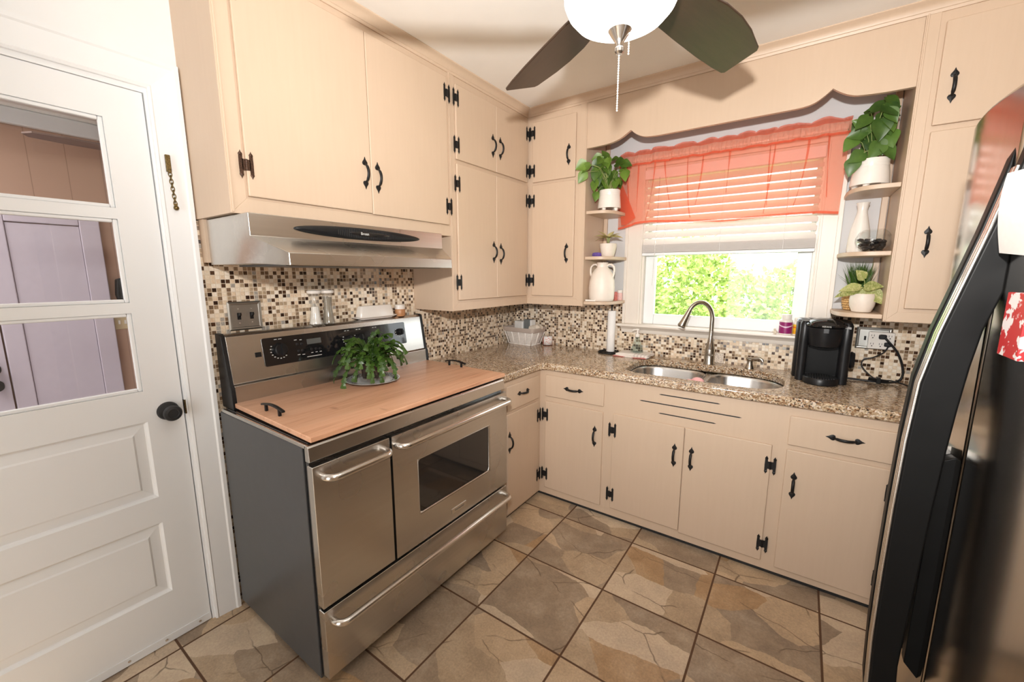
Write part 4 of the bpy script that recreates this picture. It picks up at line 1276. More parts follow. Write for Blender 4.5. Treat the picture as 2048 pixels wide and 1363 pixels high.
obj('pot', MB().lathe([(0.028, 0), (0.036, .003), (0.047, .03), (0.050, .055), (0.048, .075), (0.045, .088), (0.041, .088), (0.04, .07)], cb_, 32), 'ceramicmatte', tb, smooth=40)
obj('soil', MB().lathe([(0.041, .072), (0, .075)], cb_, 20), 'soil', tb, smooth=True)
fo = MB(); sm = MB()
for (px, pz, dx, dz, L, W) in ((-.006, .158, -.4, .55, .055, .027), (-.015, .122, -1, -.18, .085, .026), (-.02, .108, -1, -.32, .098, .025), (.002, .106, -.10, -1, .072, .031), (.018, .108, .75, -.85, .085, .034), (.0, .12, .6, .1, .07, .03)):
    p = Vector((cb_[0] + px, cb_[1] - .015, cb_[2] + pz))
    leaf(fo, L, W, leaf_mat4(p, (dx, -.35, dz), (-.15, -.85, .6)), .45, .18, .2)
    sm.tube([(cb_[0], cb_[1], cb_[2] + .075), (cb_[0], cb_[1] - .004, cb_[2] + pz * .7 + .03), p], .0017, 5)
obj('foliage', fo, 'varieg', tb, smooth=True); obj('stems', sm, 'stem', tb, smooth=True)

# holiday cactus on a patterned plate, on the stove cover
cc = (0.262, -1.585, 0.926)
def rim_mat():
    k = NT('plate_with_black_border')
    tc = k.n('ShaderNodeTexCoord'); sp = k.n('ShaderNodeSeparateXYZ'); k.l(tc.outputs['Object'], sp.inputs[0])
    r_ = k.math('SQRT', k.math('ADD', k.math('POWER', sp.outputs[0], 2), k.math('POWER', sp.outputs[1], 2)))
    a = k.math('ARCTAN2', sp.outputs[1], sp.outputs[0])
    cells = k.math('MULTIPLY', k.math('SINE', k.math('MULTIPLY', a, 52)), k.math('SINE', k.math('MULTIPLY', r_, 560)))
    band = k.math('MULTIPLY', k.math('GREATER_THAN', r_, 0.090), k.math('LESS_THAN', r_, 0.119))
    k.base(k.mix(k.math('MULTIPLY', band, k.math('GREATER_THAN', cells, -0.05)), lin(226, 228, 228), lin(34, 36, 38)))
    k.set(Roughness=0.15)
    return k.m
pl = obj('plate', MB().lathe([(0.075, 0.0), (0.078, 0.001), (0.10, 0.006), (0.123, 0.013), (0.125, 0.0145), (0.122, 0.0155), (0.100, 0.0095), (0.080, 0.0045), (0, 0.004)], (0, 0, 0), 64), rim_mat(), smooth=40, loc=cc)
tag(pl, 'white plate with black checked border under the holiday cactus', 'plate')
cz0 = cc[2] + .0047
tc_ = thing('potted_cactus', 'trailing holiday cactus in a dark pot inside a glass bowl, on the stove cover', 'plant', (cc[0], cc[1], cz0))
ctr = (cc[0], cc[1], cz0)
obj('glass_bowl', MB().lathe([(0.050, 0.0), (0.058, 0.004), (0.064, 0.02), (0.069, 0.06), (0.0665, 0.06), (0.061, 0.02), (0.054, 0.006), (0.0, 0.005)], ctr, 40), 'clear', tc_, smooth=40)
obj('nursery_pot', MB().lathe([(0.045, 0.018), (0.056, 0.085), (0.058, 0.092), (0.053, 0.092), (0.05, 0.08)], ctr, 32), simple('dark_brown_pot', (0.03, 0.018, 0.013), 0.4), tc_, smooth=40)
obj('soil', MB().lathe([(0.052, 0.082), (0, 0.086)], ctr, 20), 'soil', tc_, smooth=True)
seg = MB()
rnd = random.Random(21)
def cactus_seg(mb, p, d, face, L, W):
    m = leaf_mat4(p, d, face)
    o = [(0, 0), (.45, .12), (.75, .34), (.6, .42), (1.0, .60), (.82, .68), (1.05, .86), (.55, .95), (.18, .98), (0, .9)]
    rt = [(x * W, y * L) for x, y in o]; lf_ = [(-x, y) for x, y in reversed(rt[1:-1])]
    poly = rt + lf_
    n = len(poly)
    v = [(x, y, 0.0) for x, y in poly] + [(0, L * .5, 0.0028)]
    mb.add(v, [(i, (i + 1) % n, n) for i in range(n)], m)
nst = 70
for s in range(nst):
    az = 2 * PI * s / nst * 1.0 + rnd.uniform(-.15, .15)
    tier = rnd.random()
    el = R(22 + 60 * tier)
    p = Vector((ctr[0] + .035 * math.cos(az) * rnd.random(), ctr[1] + .035 * math.sin(az) * rnd.random(), ctr[2] + .090))
    d = Vector((math.cos(az) * math.cos(el), math.sin(az) * math.cos(el), math.sin(el)))
    ns = rnd.randint(5, 8)
    for k_ in range(ns):
        L = rnd.uniform(.026, .035); W = rnd.uniform(.0095, .0135) * (0.7 if k_ == 0 else 1)
        side = Vector((-math.sin(az), math.cos(az), 0))
        face = side.cross(d) * -1
        if face.z < 0: face = -face
        face = (face + side * rnd.uniform(-.9, .9) + (CAM - p).normalized() * .5).normalized()
        cactus_seg(seg, p, d, face, L, W)
        p = p + d * L * .9
        if p.z < cc[2] + .022: break
        if p.x < 0.125: break
        g_ = 0.20 + .10 * k_
        d = (d + Vector((rnd.uniform(-.12, .12), rnd.uniform(-.12, .12), -g_))).normalized()
obj('cactus_stems', seg, 'cactus', tc_, solid=.0016)

# ================================================================ SHELF THINGS
v1 = (0.832, -0.212, SL[2])
tv = thing('two_handled_vase', 'white matte vase with two looped handles, bottom left shelf', 'vase', v1)
obj('vase_body', MB().lathe([(0.068, 0), (0.076, .004), (0.080, .02), (0.082, .05), (0.0835, .09), (0.079, .135), (0.068, .175), (0.050, .205), (0.036, .218), (0.0345, .222), (0.0345, .243), (0.037, .248), (0.034, .250), (0.030, .248), (0.030, .225)], v1, 40), simple('warm_white_glaze', lin(233, 222, 210), 0.4, var=.02), tv, smooth=50)
for s in (-1, 1):
    pts = [(v1[0] + s * .033, v1[1], v1[2] + .228), (v1[0] + s * .045, v1[1], v1[2] + .238), (v1[0] + s * .062, v1[1], v1[2] + .236), (v1[0] + s * .078, v1[1], v1[2] + .222), (v1[0] + s * .0815, v1[1], v1[2] + .200), (v1[0] + s * .079, v1[1], v1[2] + .175), (v1[0] + s * .072, v1[1], v1[2] + .152)]
    obj('vase_handle', MB().tube(pts, 0.0062, 10), simple('warm_white_glaze', lin(233, 222, 210), 0.4, var=.02), tv, smooth=60)
wj = (0.893, -0.045, SL[2])
tj = thing('vitamin_jar', 'small clear pink-labelled jar with white cap beside the two-handled vase', 'jar', wj)
obj('jar_body', MB().lathe([(0.0185, 0), (0.020, .002), (0.020, .045), (0.017, .05)], wj, 24), simple('pale_pink_label', lin(226, 186, 180), 0.5, var=.12, scale=90), tj, smooth=40)
obj('lid', MB().lathe([(0.0195, .0505), (0.0195, .066), (0.018, .068), (0, .068)], wj, 24), 'ceramic', tj, smooth=40)
rk = (0.880, -0.085, SL[2])
tag(obj('red_jar', MB().lathe([(0.012, 0), (0.013, .002), (0.013, .05), (0.010, .058), (0, .058)], rk, 20), simple('red_and_white', lin(196, 110, 100), 0.5, var=.35, scale=120), smooth=40), 'little red and white tube half hidden behind the two-handled vase', 'tube')
wx = MB().tube([(0.757, -0.292, SL[2] + .0065), (0.825, -.288, SL[2] + .0065)], 0.0062, 12)
tag(obj('white_tube', wx, 'ceramic', smooth=40), 'short white tube lying in front of the two-handled vase', 'tube')
ps = thing('crystal', 'violet glass crystal lying on the middle left shelf', 'crystal', (0.775, -.19, SL[1]))
mb = MB().lathe([(0.0, -0.034), (0.013, -0.030), (0.0165, -.012), (0.0165, .012), (0.012, .03), (0, .036)], (0, 0, 0), 6, Matrix.Translation((0.787, -.20, SL[1] + .0148)) @ Matrix.Rotation(R(80), 4, 'Z') @ Matrix.Rotation(PI / 2, 4, 'X'))
obj('crystal_body', mb, simple('violet_glass', lin(104, 84, 160), 0.15, var=.25, scale=60, coat=.5), ps)
v2_ = (2.112, -0.115, SR[1])
tag(obj('bottle_vase', MB().lathe([(0.036, 0), (0.041, .003), (0.0435, .02), (0.043, .06), (0.038, .11), (0.028, .155), (0.0205, .19), (0.0195, .205), (0.0225, .225), (0.0265, .237), (0.0235, .238), (0.018, .22)], v2_, 40), 'ceramic', smooth=50), 'glossy white bottle-shaped vase behind the glass bowl of stones', 'vase')
v3 = (2.155, -0.225, SR[1])
tf = thing('glass_bowl', 'round clear glass bowl of black stones, middle right shelf', 'bowl', v3)
pr = [(0.030, 0.0), (0.034, .001)]
for i in range(1, 13):
    a = R(-62 + 116 * i / 12)
    pr.append((0.066 * math.cos(a), .054 + .056 * math.sin(a)))
pr2 = [(r_ - .0018, z + .001) for r_, z in reversed(pr)]
obj('bowl_glass', MB().lathe(pr + pr2[:-1], v3, 40, cap=False), 'clear', tf, smooth=50)
mb = MB(); rnd = random.Random(2)
for i in range(75):
    a = rnd.uniform(0, 2 * PI); z = rnd.uniform(.010, .056)
    rm = 0.054 * math.sqrt(max(0.12, 1 - ((z - .054) / .058) ** 2)) - .006
    r_ = rm * math.sqrt(rnd.uniform(.2, 1))
    mb.ball((v3[0] + r_ * math.cos(a), v3[1] + r_ * math.sin(a), v3[2] + z), rnd.uniform(.008, .0115), 8, .65)
so = obj('stones', mb, 'blackgloss', tf, smooth=True)
so['kind'] = 'stuff'

# ================================================================ COUNTER THINGS
# storage basket, turned a little towards the room
kb = thing('storage_basket', 'white wicker basket with grey cloth rim in the counter corner', 'basket', (0.168, -0.118, ZC), R(-4))
def bx(z, hx, hy, r): return [(p[0], p[1], z) for p in MB().rrect(-hx, hx, -hy, hy, r, 3)]
mb = MB()
for i in range(15):
    t = i / 14
    hx = .104 + .030 * t; hy = .058 + .020 * t; z = .008 + .094 * t
    mb.tube(bx(z, hx, hy, .02), 0.0030, 6, closed=True)
wk = simple('white_wicker', lin(236, 230, 224), 0.55, var=.04)
obj('weave', mb, wk, kb, local=True, smooth=True)
mb = MB()
loft(mb, [bx(.004, .099, .054, .018), bx(.102, .129, .074, .018)], cap=True)
obj('lining', mb, simple('grey_lining', lin(170, 160, 152), 0.9), kb, local=True, smooth=30)
mb = MB()
for sx in (-1, -.5, 0, .5, 1):
    for sy in (-1, 1):
        mb.tube([(sx * .104, sy * .061, .003), (sx * .134, sy * .081, .104)], .0045, 6)
for sx in (-1, 1):
    mb.tube([(sx * .107, 0, .003), (sx * .137, 0, .104)], .0045, 6)
mb.tube(bx(.005, .107, .061, .02), .0055, 6, closed=True)
obj('stakes', mb, wk, kb, local=True, smooth=True)
mb = MB()
loft(mb, [bx(.100, .139, .084, .022), bx(.101, .142, .087, .022), bx(.130, .150, .095, .022), bx(.136, .149, .094, .022), bx(.134, .142, .087, .02), bx(.105, .136, .081, .02)], cap=False)
obj('cloth_rim', mb, simple('taupe_cloth', lin(182, 168, 158), 0.9, var=.05, scale=200, bump=.2), kb, local=True, smooth=50)
KB = XF[kb.name]
def kx(x, y, z): return tuple(KB @ Vector((x, y, z)))
rc = kx(-.055, .02, .106)
bkm = MB().box(-.045, .045, -.028, .028, .0, .075)
o = obj('white_box', bkm, simple('white_carton', lin(226, 224, 220), 0.6), loc=(rc[0], rc[1], ZC + .1025), rot=(0, 0, R(-8)), bevel=.010)
tag(o, 'white rounded packet standing at the left in the wicker basket', 'packet')
gb = kx(.022, .022, 0)
gt = thing('tissue_packet', 'grey ribbed packet with a white band in the wicker basket', 'packet', (gb[0], gb[1], ZC + .1025), R(-6))
mb = MB()
for i in range(9): mb.box(-.026 + i * .0066, -.0205 + i * .0066, -.026, .026, 0, .088)
mb.box(-.024, .03, -.022, .022, 0, .090)
obj('packet', mb, simple('grey_card', lin(116, 120, 120), 0.6), gt, local=True)
obj('band', MB().box(.0335, .046, -.024, .026, 0, .088), 'paper', gt, local=True)
wb = kx(.095, .005, 0)
pw = thing('wrapped_roll', 'cream cellophane-wrapped roll at the right in the wicker basket', 'packet', (wb[0], wb[1], ZC + .1025))
mb = MB().lathe([(0.02, -.045), (.026, -.04), (.027, .03), (.022, .036), (.008, .042), (.016, .062), (0, .058)], n=20, mat=Matrix.Translation((wb[0], wb[1], ZC + .1025 + .027)) @ Matrix.Rotation(R(78), 4, 'Y'))
obj('roll', mb, simple('cream_wrap', lin(226, 214, 198), 0.25, var=.1, scale=60, bump=.3), pw, smooth=40)

cd = (0.342, -0.062, ZC)
tcn = thing('jar_candle', 'coral jar candle with a white label beside the wicker basket', 'candle', cd)
obj('wax', MB().lathe([(0.034, 0.004), (0.036, .008), (0.036, .058), (0, .058)], cd, 30), simple('coral_wax', lin(226, 116, 96), 0.5), tcn, smooth=40)
obj('glass_jar', MB().lathe([(0.034, 0.0), (0.038, .003), (0.039, .072), (0.038, .076), (.0368, .076), (.0368, .006), (0, .004)], cd, 32), 'clear', tcn, smooth=40)
lb = MB()
for i in range(12):
    pass
lb.grid(lambda u, v: (cd[0] + .0396 * math.cos(R(-108 + 118 * u)), cd[1] + .0396 * math.sin(R(-108 + 118 * u)), cd[2] + .006 + .066 * v), 14, 1)
def lab_mat(name, base, ink, sc=90, th=0.55):
    k = NT(name); v = k.coords(); n = k.noise(v, sc, 3, .6)
    k.base(k.mix(k.ramp(n, [(th, (0, 0, 0)), (th + .03, (1, 1, 1))]), base, ink)); k.set(Roughness=.5); return k.m
obj('label', lb, lab_mat('white_label_coral_print', lin(236, 232, 230), lin(214, 120, 104), 120, .58), tcn, smooth=True, solid=.0006)

# paper towel on its stand
pt = (0.862, -0.095, ZC)
tp = thing('paper_towel_stand', 'black iron paper towel stand left of the window sill', 'paper towel stand', pt)
obj('base_ring', MB().tube([(pt[0] - .012 + .068 * math.cos(2 * PI * i / 36), pt[1] + .068 * math.sin(2 * PI * i / 36), ZC + .006) for i in range(36)], .0055, 8, closed=True).box(pt[0] - .078, pt[0] + .055, pt[1] - .005, pt[1] + .005, ZC + .001, ZC + .007).box(pt[0] - .006, pt[0] + .006, pt[1] - .066, pt[1] + .066, ZC + .001, ZC + .007), 'iron', tp, smooth=40)
obj('post', MB().tube([(pt[0], pt[1], ZC + .004), (pt[0], pt[1], ZC + .325)], .0055, 10), 'iron', tp, smooth=40)
obj('finial', MB().ball((pt[0], pt[1], ZC + .332), .0095, 12), 'iron', tp, smooth=True)
rl = MB().lathe([(0.0095, 0), (.0265, 0), (0.0275, .002), (.0275, .278), (.0265, .28), (.0095, .28)], (pt[0], pt[1], ZC + .0125), 36)
rl.add([tuple(p) for p in rl.v[:0]], [])
tag(obj('paper_towel_roll', rl, 'paper', smooth=40), 'nearly used-up white paper towel roll on the black stand', 'paper towel roll')

# folded dish towel with a glass soap bottle on it
tw = thing('dish_towel', 'folded white dish towel with red edge under the soap bottle', 'towel', (1.04, -.105, ZC))
def tw_layer(z, x0, x1, y0, y1, amp, seed):
    r0 = random.Random(seed)
    ph = [r0.uniform(0, 6) for _ in range(4)]
    def top(u, v):
        x = x0 + (x1 - x0) * u + .004 * math.sin(9 * v + ph[0]); y = y0 + (y1 - y0) * v + .004 * math.sin(7 * u + ph[1])
        e = min(u, 1 - u, v, 1 - v)
        return (x, y, z + amp * (math.sin(5 * u + ph[2]) * math.sin(4 * v + ph[3])) + .004 * min(1, e * 12))
    return MB().grid(top, 24, 14)
def towel_mat():
    k = NT('white_towel_red_stripe'); tc = k.n('ShaderNodeTexCoord'); sp = k.n('ShaderNodeSeparateXYZ'); k.l(tc.outputs['Object'], sp.inputs[0])
    st = k.math('LESS_THAN', sp.outputs[1], -0.0825)
    u = k.math('FRACT', k.math('MULTIPLY', sp.outputs[0], 46))
    check = k.math('MULTIPLY', k.math('GREATER_THAN', u, .62), k.math('MULTIPLY', k.math('LESS_THAN', sp.outputs[1], -.03), k.math('GREATER_THAN', sp.outputs[0], .0)))
    k.base(k.mix(k.math('MULTIPLY', st, .85), k.mix(k.math('MULTIPLY', check, .30), lin(232, 224, 216), lin(130, 110, 110)), lin(176, 70, 60)))
    k.set(Roughness=.95); v = k.coords(); k.bump(k.noise(v, 420, 2), .5, .001); return k.m
M['towel'] = towel_mat()
for i, (z, x0, x1, y0, y1) in enumerate(((.004, -.118, .10, -.085, .075), (.011, -.112, .106, -.078, .078), (.018, -.105, .100, -.076, .070))):
    obj('towel_fold', tw_layer(z, x0, x1, y0, y1, .0012, i), 'towel', tw, local=True, smooth=True, solid=.006)
sb = (1.045, -0.095, ZC + .0255)
ts = thing('soap_bottle', 'clear glass soap bottle with white pump standing on the dish towel', 'soap bottle', sb)
obj('bottle', MB().lathe([(0.040, 0), (0.043, .003), (0.041, .02), (0.030, .055), (0.019, .085), (0.016, .10), (0.017, .104), (.0145, .104), (.0145, .10), (.017, .085), (.028, .055), (.038, .02), (.039, .005), (0, .004)], sb, 8), glass_mat('bluish_glass', (.94, .97, .97), thin=True), ts, smooth=20)
obj('liquid', MB().lathe([(0.036, 0.006), (0.0375, .016), (0.031, .042), (0, .042)], sb, 24), glass_mat('soap_liquid', (.93, .96, .97), thin=True), ts, smooth=40)
pm_ = MB().lathe([(0.0155, .104), (0.0155, .122), (0.006, .126), (0.006, .145), (0.010, .147), (0.010, .156), (0, .157)], sb, 20)
pm_.tube([(sb[0], sb[1], sb[2] + .151), (sb[0] - .02, sb[1] - .02, sb[2] + .151), (sb[0] - .026, sb[1] - .026, sb[2] + .143)], .0042, 8)
obj('pump', pm_, 'ceramic', ts, smooth=40)

# faucet
fb = (1.486, -0.088, ZC)
tfa = thing('kitchen_faucet', 'brushed nickel gooseneck pull-down faucet behind the sink', 'faucet', fb)
obj('faucet_base', MB().lathe([(0.033, 0), (0.033, .006), (0.030, .012), (0.029, .05), (0.0285, .053), (0.029, .056), (0.0285, .085), (0.025, .105), (0.018, .135), (0.0145, .16)], fb, 32), 'nickel', tfa, smooth=40)
pts = []
zt = ZC + .27
cxr = 0.072
dirx, diry = -0.82, -0.57
N = 24
pts.append((fb[0], fb[1], ZC + .155)); pts.append((fb[0], fb[1], ZC + .21)); pts.append((fb[0], fb[1], zt))
for i in range(1, N + 1):
    a = PI * .86 * i / N
    h_ = cxr * (1 - math.cos(a))
    pts.append((fb[0] + dirx * h_ * 1.05, fb[1] + diry * h_ * 1.05, zt + cxr * 1.42 * math.sin(a)))
obj('gooseneck', MB().tube(pts, 0.0128, 16), 'nickel', tfa, smooth=60)
e = Vector(pts[-1]); dd = (Vector(pts[-1]) - Vector(pts[-3])).normalized()
sp0 = [e - dd * .012, e + dd * .02, e + dd * .045, e + dd * .078, e + dd * .092, e + dd * .096]
obj('spray_head', MB().tube(sp0, [.0135, .0160, .0185, .0225, .0232, .0205], 20), 'nickel', tfa, smooth=50)
obj('spray_face', MB().tube([e + dd * .0955, e + dd * .098], [.0195, .0185], 20), 'blackmatte', tfa, smooth=50)
lv = MB().tube([(fb[0] + .002, fb[1] - .027, ZC + .095), (fb[0] + .004, fb[1] - .036, ZC + .13), (fb[0] + .004, fb[1] - .030, ZC + .19), (fb[0] + .004, fb[1] - .026, ZC + .205)], [.0095, .0085, .0065, .0045], 12)
obj('lever', lv, 'polished', tfa, smooth=50)
# deck-mounted soap pump
sd = (1.700, -0.082, ZC)
tsd = thing('soap_dispenser', 'small brushed nickel soap pump set in the counter right of the faucet', 'soap dispenser', sd)
obj('collar', MB().lathe([(0.026, 0), (0.025, .006), (0.019, .018), (0.015, .032), (0.015, .045)], sd, 24), 'nickel', tsd, smooth=40)
mb = MB().lathe([(0.015, .045), (0.022, .052), (0.023, .060), (0.018, .063), (0, .063)], sd, 24)
mb.tube([(sd[0] - .005, sd[1], ZC + .052), (sd[0] + .022, sd[1] - .006, ZC + .062), (sd[0] + .045, sd[1] - .012, ZC + .066), (sd[0] + .060, sd[1] - .016, ZC + .058), (sd[0] + .064, sd[1] - .018, ZC + .048)], [.009, .009, .0085, .008, .007], 12)
obj('pump_spout', mb, 'nickel', tsd, smooth=50)
spm = lab_mat('white_speckled', lin(228, 214, 198), lin(74, 54, 44), 260, .56)
tag(obj('patterned_sponge', MB().box(1.455, 1.555, -.028, -.0125, ZC, ZC + .062), spm, bevel=.003), 'small speckled sponge standing against the mosaic behind the faucet', 'sponge')
mb = MB()
rnd = random.Random(4)
mb.ball((1.503, -.498, .8722), .034, 14, .76)
scr = thing('scrubber', 'pink net scrubber lying on the sink divider', 'scrubber', (1.505, -.5, .846))
pk = simple('pink_net', lin(236, 176, 176), 0.8, var=.1, scale=200, bump=.6)
obj('scrubber_body', mb, pk, scr, smooth=True)
obj('scrubber_tail', MB().tube([(1.475, -.50, .872), (1.455, -.505, .876), (1.44, -.50, .868)], [.012, .008, .004], 8), pk, scr, smooth=True)

# pod coffee maker
cm = thing('coffee_maker', 'black pod coffee maker standing right of the sink', 'coffee maker', (2.02, -.17, ZC))
cx = 2.022
def rr3(x0, x1, y0, y1, r, z): return [(p[0], p[1], z) for p in MB().rrect(x0, x1, y0, y1, r, 6)]
mb = MB()
loft(mb, [rr3(1.930, 2.118, -.165, -.035, .035, ZC + .002), rr3(1.926, 2.122, -.168, -.033, .035, ZC + .012), rr3(1.926, 2.122, -.168, -.033, .035, ZC + .285), rr3(1.935, 2.113, -.160, -.04, .035, ZC + .305)])
obj('rear_housing', mb, 'blackmatte', cm, smooth=40)
mb = MB()
for xa, xb in ((1.918, 1.958), (2.086, 2.128)):
    loft(mb, [rr3(xa, xb, -.250, -.10, .018, ZC + .002), rr3(xa, xb, -.252, -.10, .018, ZC + .20), rr3(xa, xb, -.255, -.10, .018, ZC + .29), rr3(xa + .006, xb - .006, -.247, -.10, .014, ZC + .305)])
obj('side_column', mb, 'black', cm, smooth=40)
obj('brew_recess', MB().box(1.955, 2.089, -.17, -.16, ZC + .03, ZC + .2), 'handleblack', cm)
obj('brew_head', MB().lathe([(0.048, .180), (0.062, .186), (0.070, .215), (0.074, .25), (0.077, .278)], (cx, -.232, ZC), 40), 'black', cm, smooth=40)
ld = MB().lathe([(0.076, .279), (0.088, .283), (0.090, .292), (0.084, .299), (0.076, .298)], (cx, -.222, ZC), 40)
li = obj('lid_ring', ld, 'blackgloss', cm, smooth=40)
obj('lid_dome', MB().lathe([(0.076, .297), (0.072, .304), (0.055, .315), (0.03, .322), (0, .324)], (cx, -.215, ZC), 40), 'blackgloss', cm, smooth=50)
obj('lettering', text_mb('KEURIG', .0105, frame4((cx, -.3125, ZC + .2875), (1, 0, 0), (0, .0, 1)), .0003), mk_, li)
obj('latch', MB().box(cx - .011, cx + .011, -.3105, -.29, ZC + .255, ZC + .278), 'greypanel', cm, bevel=.002)
dt = obj('drip_tray', MB().lathe([(0.070, 0.001), (0.074, .004), (0.074, .03), (0.070, .035), (0.066, .033), (0, .033)], (cx, -.262, ZC), 40), 'black', cm, smooth=40)
gm = MB()
for i in range(-5, 6):
    w_ = math.sqrt(.060 ** 2 - (i * .0105) ** 2)
    gm.box(cx + i * .0105 - .002, cx + i * .0105 + .002, -.262 - w_, -.262 + w_, ZC + .033, ZC + .036)
obj('tray_grille', gm, 'blackmatte', dt)
obj('water_tank', MB().lathe([(0.034, .0), (0.037, .004), (0.037, .285), (0.034, .29), (0.032, .29)], (1.930, -.135, ZC), 28, sx=.8), 'black', cm, smooth=40)
obj('tank_lid', MB().lathe([(0.036, .29), (0.038, .293), (0.034, .305), (0.02, .312), (0, .313)], (1.932, -.137, ZC), 28, sx=.85), simple('smoky_lid', (.12, .13, .14), .12, coat=.5), cm, smooth=40)
obj('side_knob', MB().lathe([(0.0, -.014), (0.03, -.012), (.036, 0), (.03, .012), (0, .014)], n=28, mat=Matrix.Translation((2.140, -.165, ZC + .115)) @ Matrix.Rotation(PI / 2, 4, 'Y') @ Matrix.Diagonal((1.2, 1, 1, 1))), 'black', cm, smooth=50)
obj('button_panel', MB().prism([(2.090, ZC + .280), (2.118, ZC + .276), (2.118, ZC + .286), (2.094, ZC + .290)], -.2585, -.25), simple('grey_button', lin(150, 150, 150), .3), cm)

# outlet, adapter and cords
ou = thing('outlet_plate', 'ornate silver outlet plate on the mosaic right of the coffee maker', 'outlet', (2.23, -.01, 1.108))
obj('plate', plate_frame(MB(), 2.2295, 1.108, .138, .112, 'y', TT), 'plate', ou)
obj('toggle', MB().box(2.192, 2.200, -.024, -.012, 1.098, 1.118), 'black', ou)
ad = thing('outlet_adapter', 'white six-socket adapter plugged over the silver outlet plate', 'adapter', (2.256, -.03, 1.10))
obj('adapter_body', MB().box(2.206, 2.307, -.042, -.0135, 1.058, 1.144), 'ceramic', ad, bevel=.005)
sk_ = MB()
for z in (1.080, 1.122):
    for x in (2.223, 2.256, 2.289):
        sk_.box(x - .006, x - .0042, -.0426, -.041, z, z + .009); sk_.box(x + .0042, x + .006, -.0426, -.041, z, z + .009)
        sk_.lathe([(0.0028, 0), (0.0028, .001), (0, .001)], n=10, mat=Matrix.Translation((x, -.0418, z - .007)) @ Matrix.Rotation(PI / 2, 4, 'X'))
obj('socket_slots', sk_, 'blackmatte', ad)
def spline(pts, m=8):
    P = [Vector(p) for p in pts]; out_ = []
    for i in range(len(P) - 1):
        p0 = P[max(i - 1, 0)]; p1 = P[i]; p2 = P[i + 1]; p3 = P[min(i + 2, len(P) - 1)]
        for k_ in range(m):
            t = k_ / m
            out_.append(.5 * ((2 * p1) + (-p0 + p2) * t + (2 * p0 - 5 * p1 + 4 * p2 - p3) * t * t + (-p0 + 3 * p1 - 3 * p2 + p3) * t ** 3))
    out_.append(P[-1]); return out_
cA = thing('power_cord', 'thick black cord from the upper adapter plug looping down to the counter', 'power cord', (2.27, -.05, ZC))
obj('plug', MB().box(2.244, 2.274, -.066, -.0435, 1.112, 1.134), 'black', cA, bevel=.005)
obj('cable', MB().tube(spline([(2.264, -.062, 1.124), (2.285, -.064, 1.098), (2.318, -.06, 1.055), (2.342, -.055, 1.00), (2.352, -.055, .945), (2.340, -.06, .912), (2.30, -.085, .9015), (2.24, -.095, .9015), (2.18, -.09, .9015), (2.128, -.09, .903)]), .0050, 8), 'black', cA, smooth=True)
cB = thing('power_cord', 'thin black cord with tied bundle from the lower adapter plug', 'power cord', (2.27, -.05, ZC))
obj('plug', MB().box(2.268, 2.296, -.062, -.0435, 1.075, 1.096), 'black', cB, bevel=.005)
obj('cable', MB().tube(spline([(2.286, -.058, 1.082), (2.270, -.055, 1.045), (2.235, -.045, 1.015), (2.200, -.045, 1.000), (2.193, -.05, .975), (2.21, -.06, .945), (2.245, -.075, .915), (2.275, -.075, .908), (2.31, -.07, .910), (2.355, -.09, .903), (2.40, -.165, .8995), (2.46, -.19, .8995)]), .0032, 8), 'black', cB, smooth=True)
mb = MB()
for k_ in range(5):
    o_ = .004 * k_
    mb.tube(spline([(2.222, -.088 - o_, .905 + o_), (2.255, -.098 - o_, .9035 + o_), (2.298, -.10 - o_ * .5, .903 + o_ * .8)], 5), .0030, 6)
mb.box(2.252, 2.266, -.118, -.082, .8975, .926)
obj('cord_bundle', mb, 'black', cB, smooth=40)
cn = (2.440, -0.085, ZC)
tn = thing('canister', 'copper coloured canister with studded clear lid beside the refrigerator', 'canister', cn)
obj('canister_body', MB().lathe([(0.058, 0), (0.060, .003), (0.060, .105), (0.057, .11)], cn, 32), simple('copper_paint', lin(196, 150, 120), .35, .3), tn, smooth=40)
mb = MB().lathe([(0.059, .1105), (0.058, .13), (0.046, .165), (0.022, .187), (0.012, .192)], cn, 32)
for j in range(6):
    for i in range(26 - j * 3):
        a = 2 * PI * (i + .5 * (j % 2)) / (26 - j * 3)
        r_ = [.0595, .0585, .055, .049, .040, .029][j]; z = [.115, .126, .138, .152, .168, .181][j]
        mb.ball((cn[0] + r_ * math.cos(a), cn[1] + r_ * math.sin(a), cn[2] + z), .004, 6)
obj('studded_lid', mb, 'acrylic', tn, smooth=40)
obj('lid_knob', MB().lathe([(0.008, .192), (.014, .197), (0.020, .207), (0.014, .217), (0, .219)], cn, 20), 'black', tn, smooth=40)

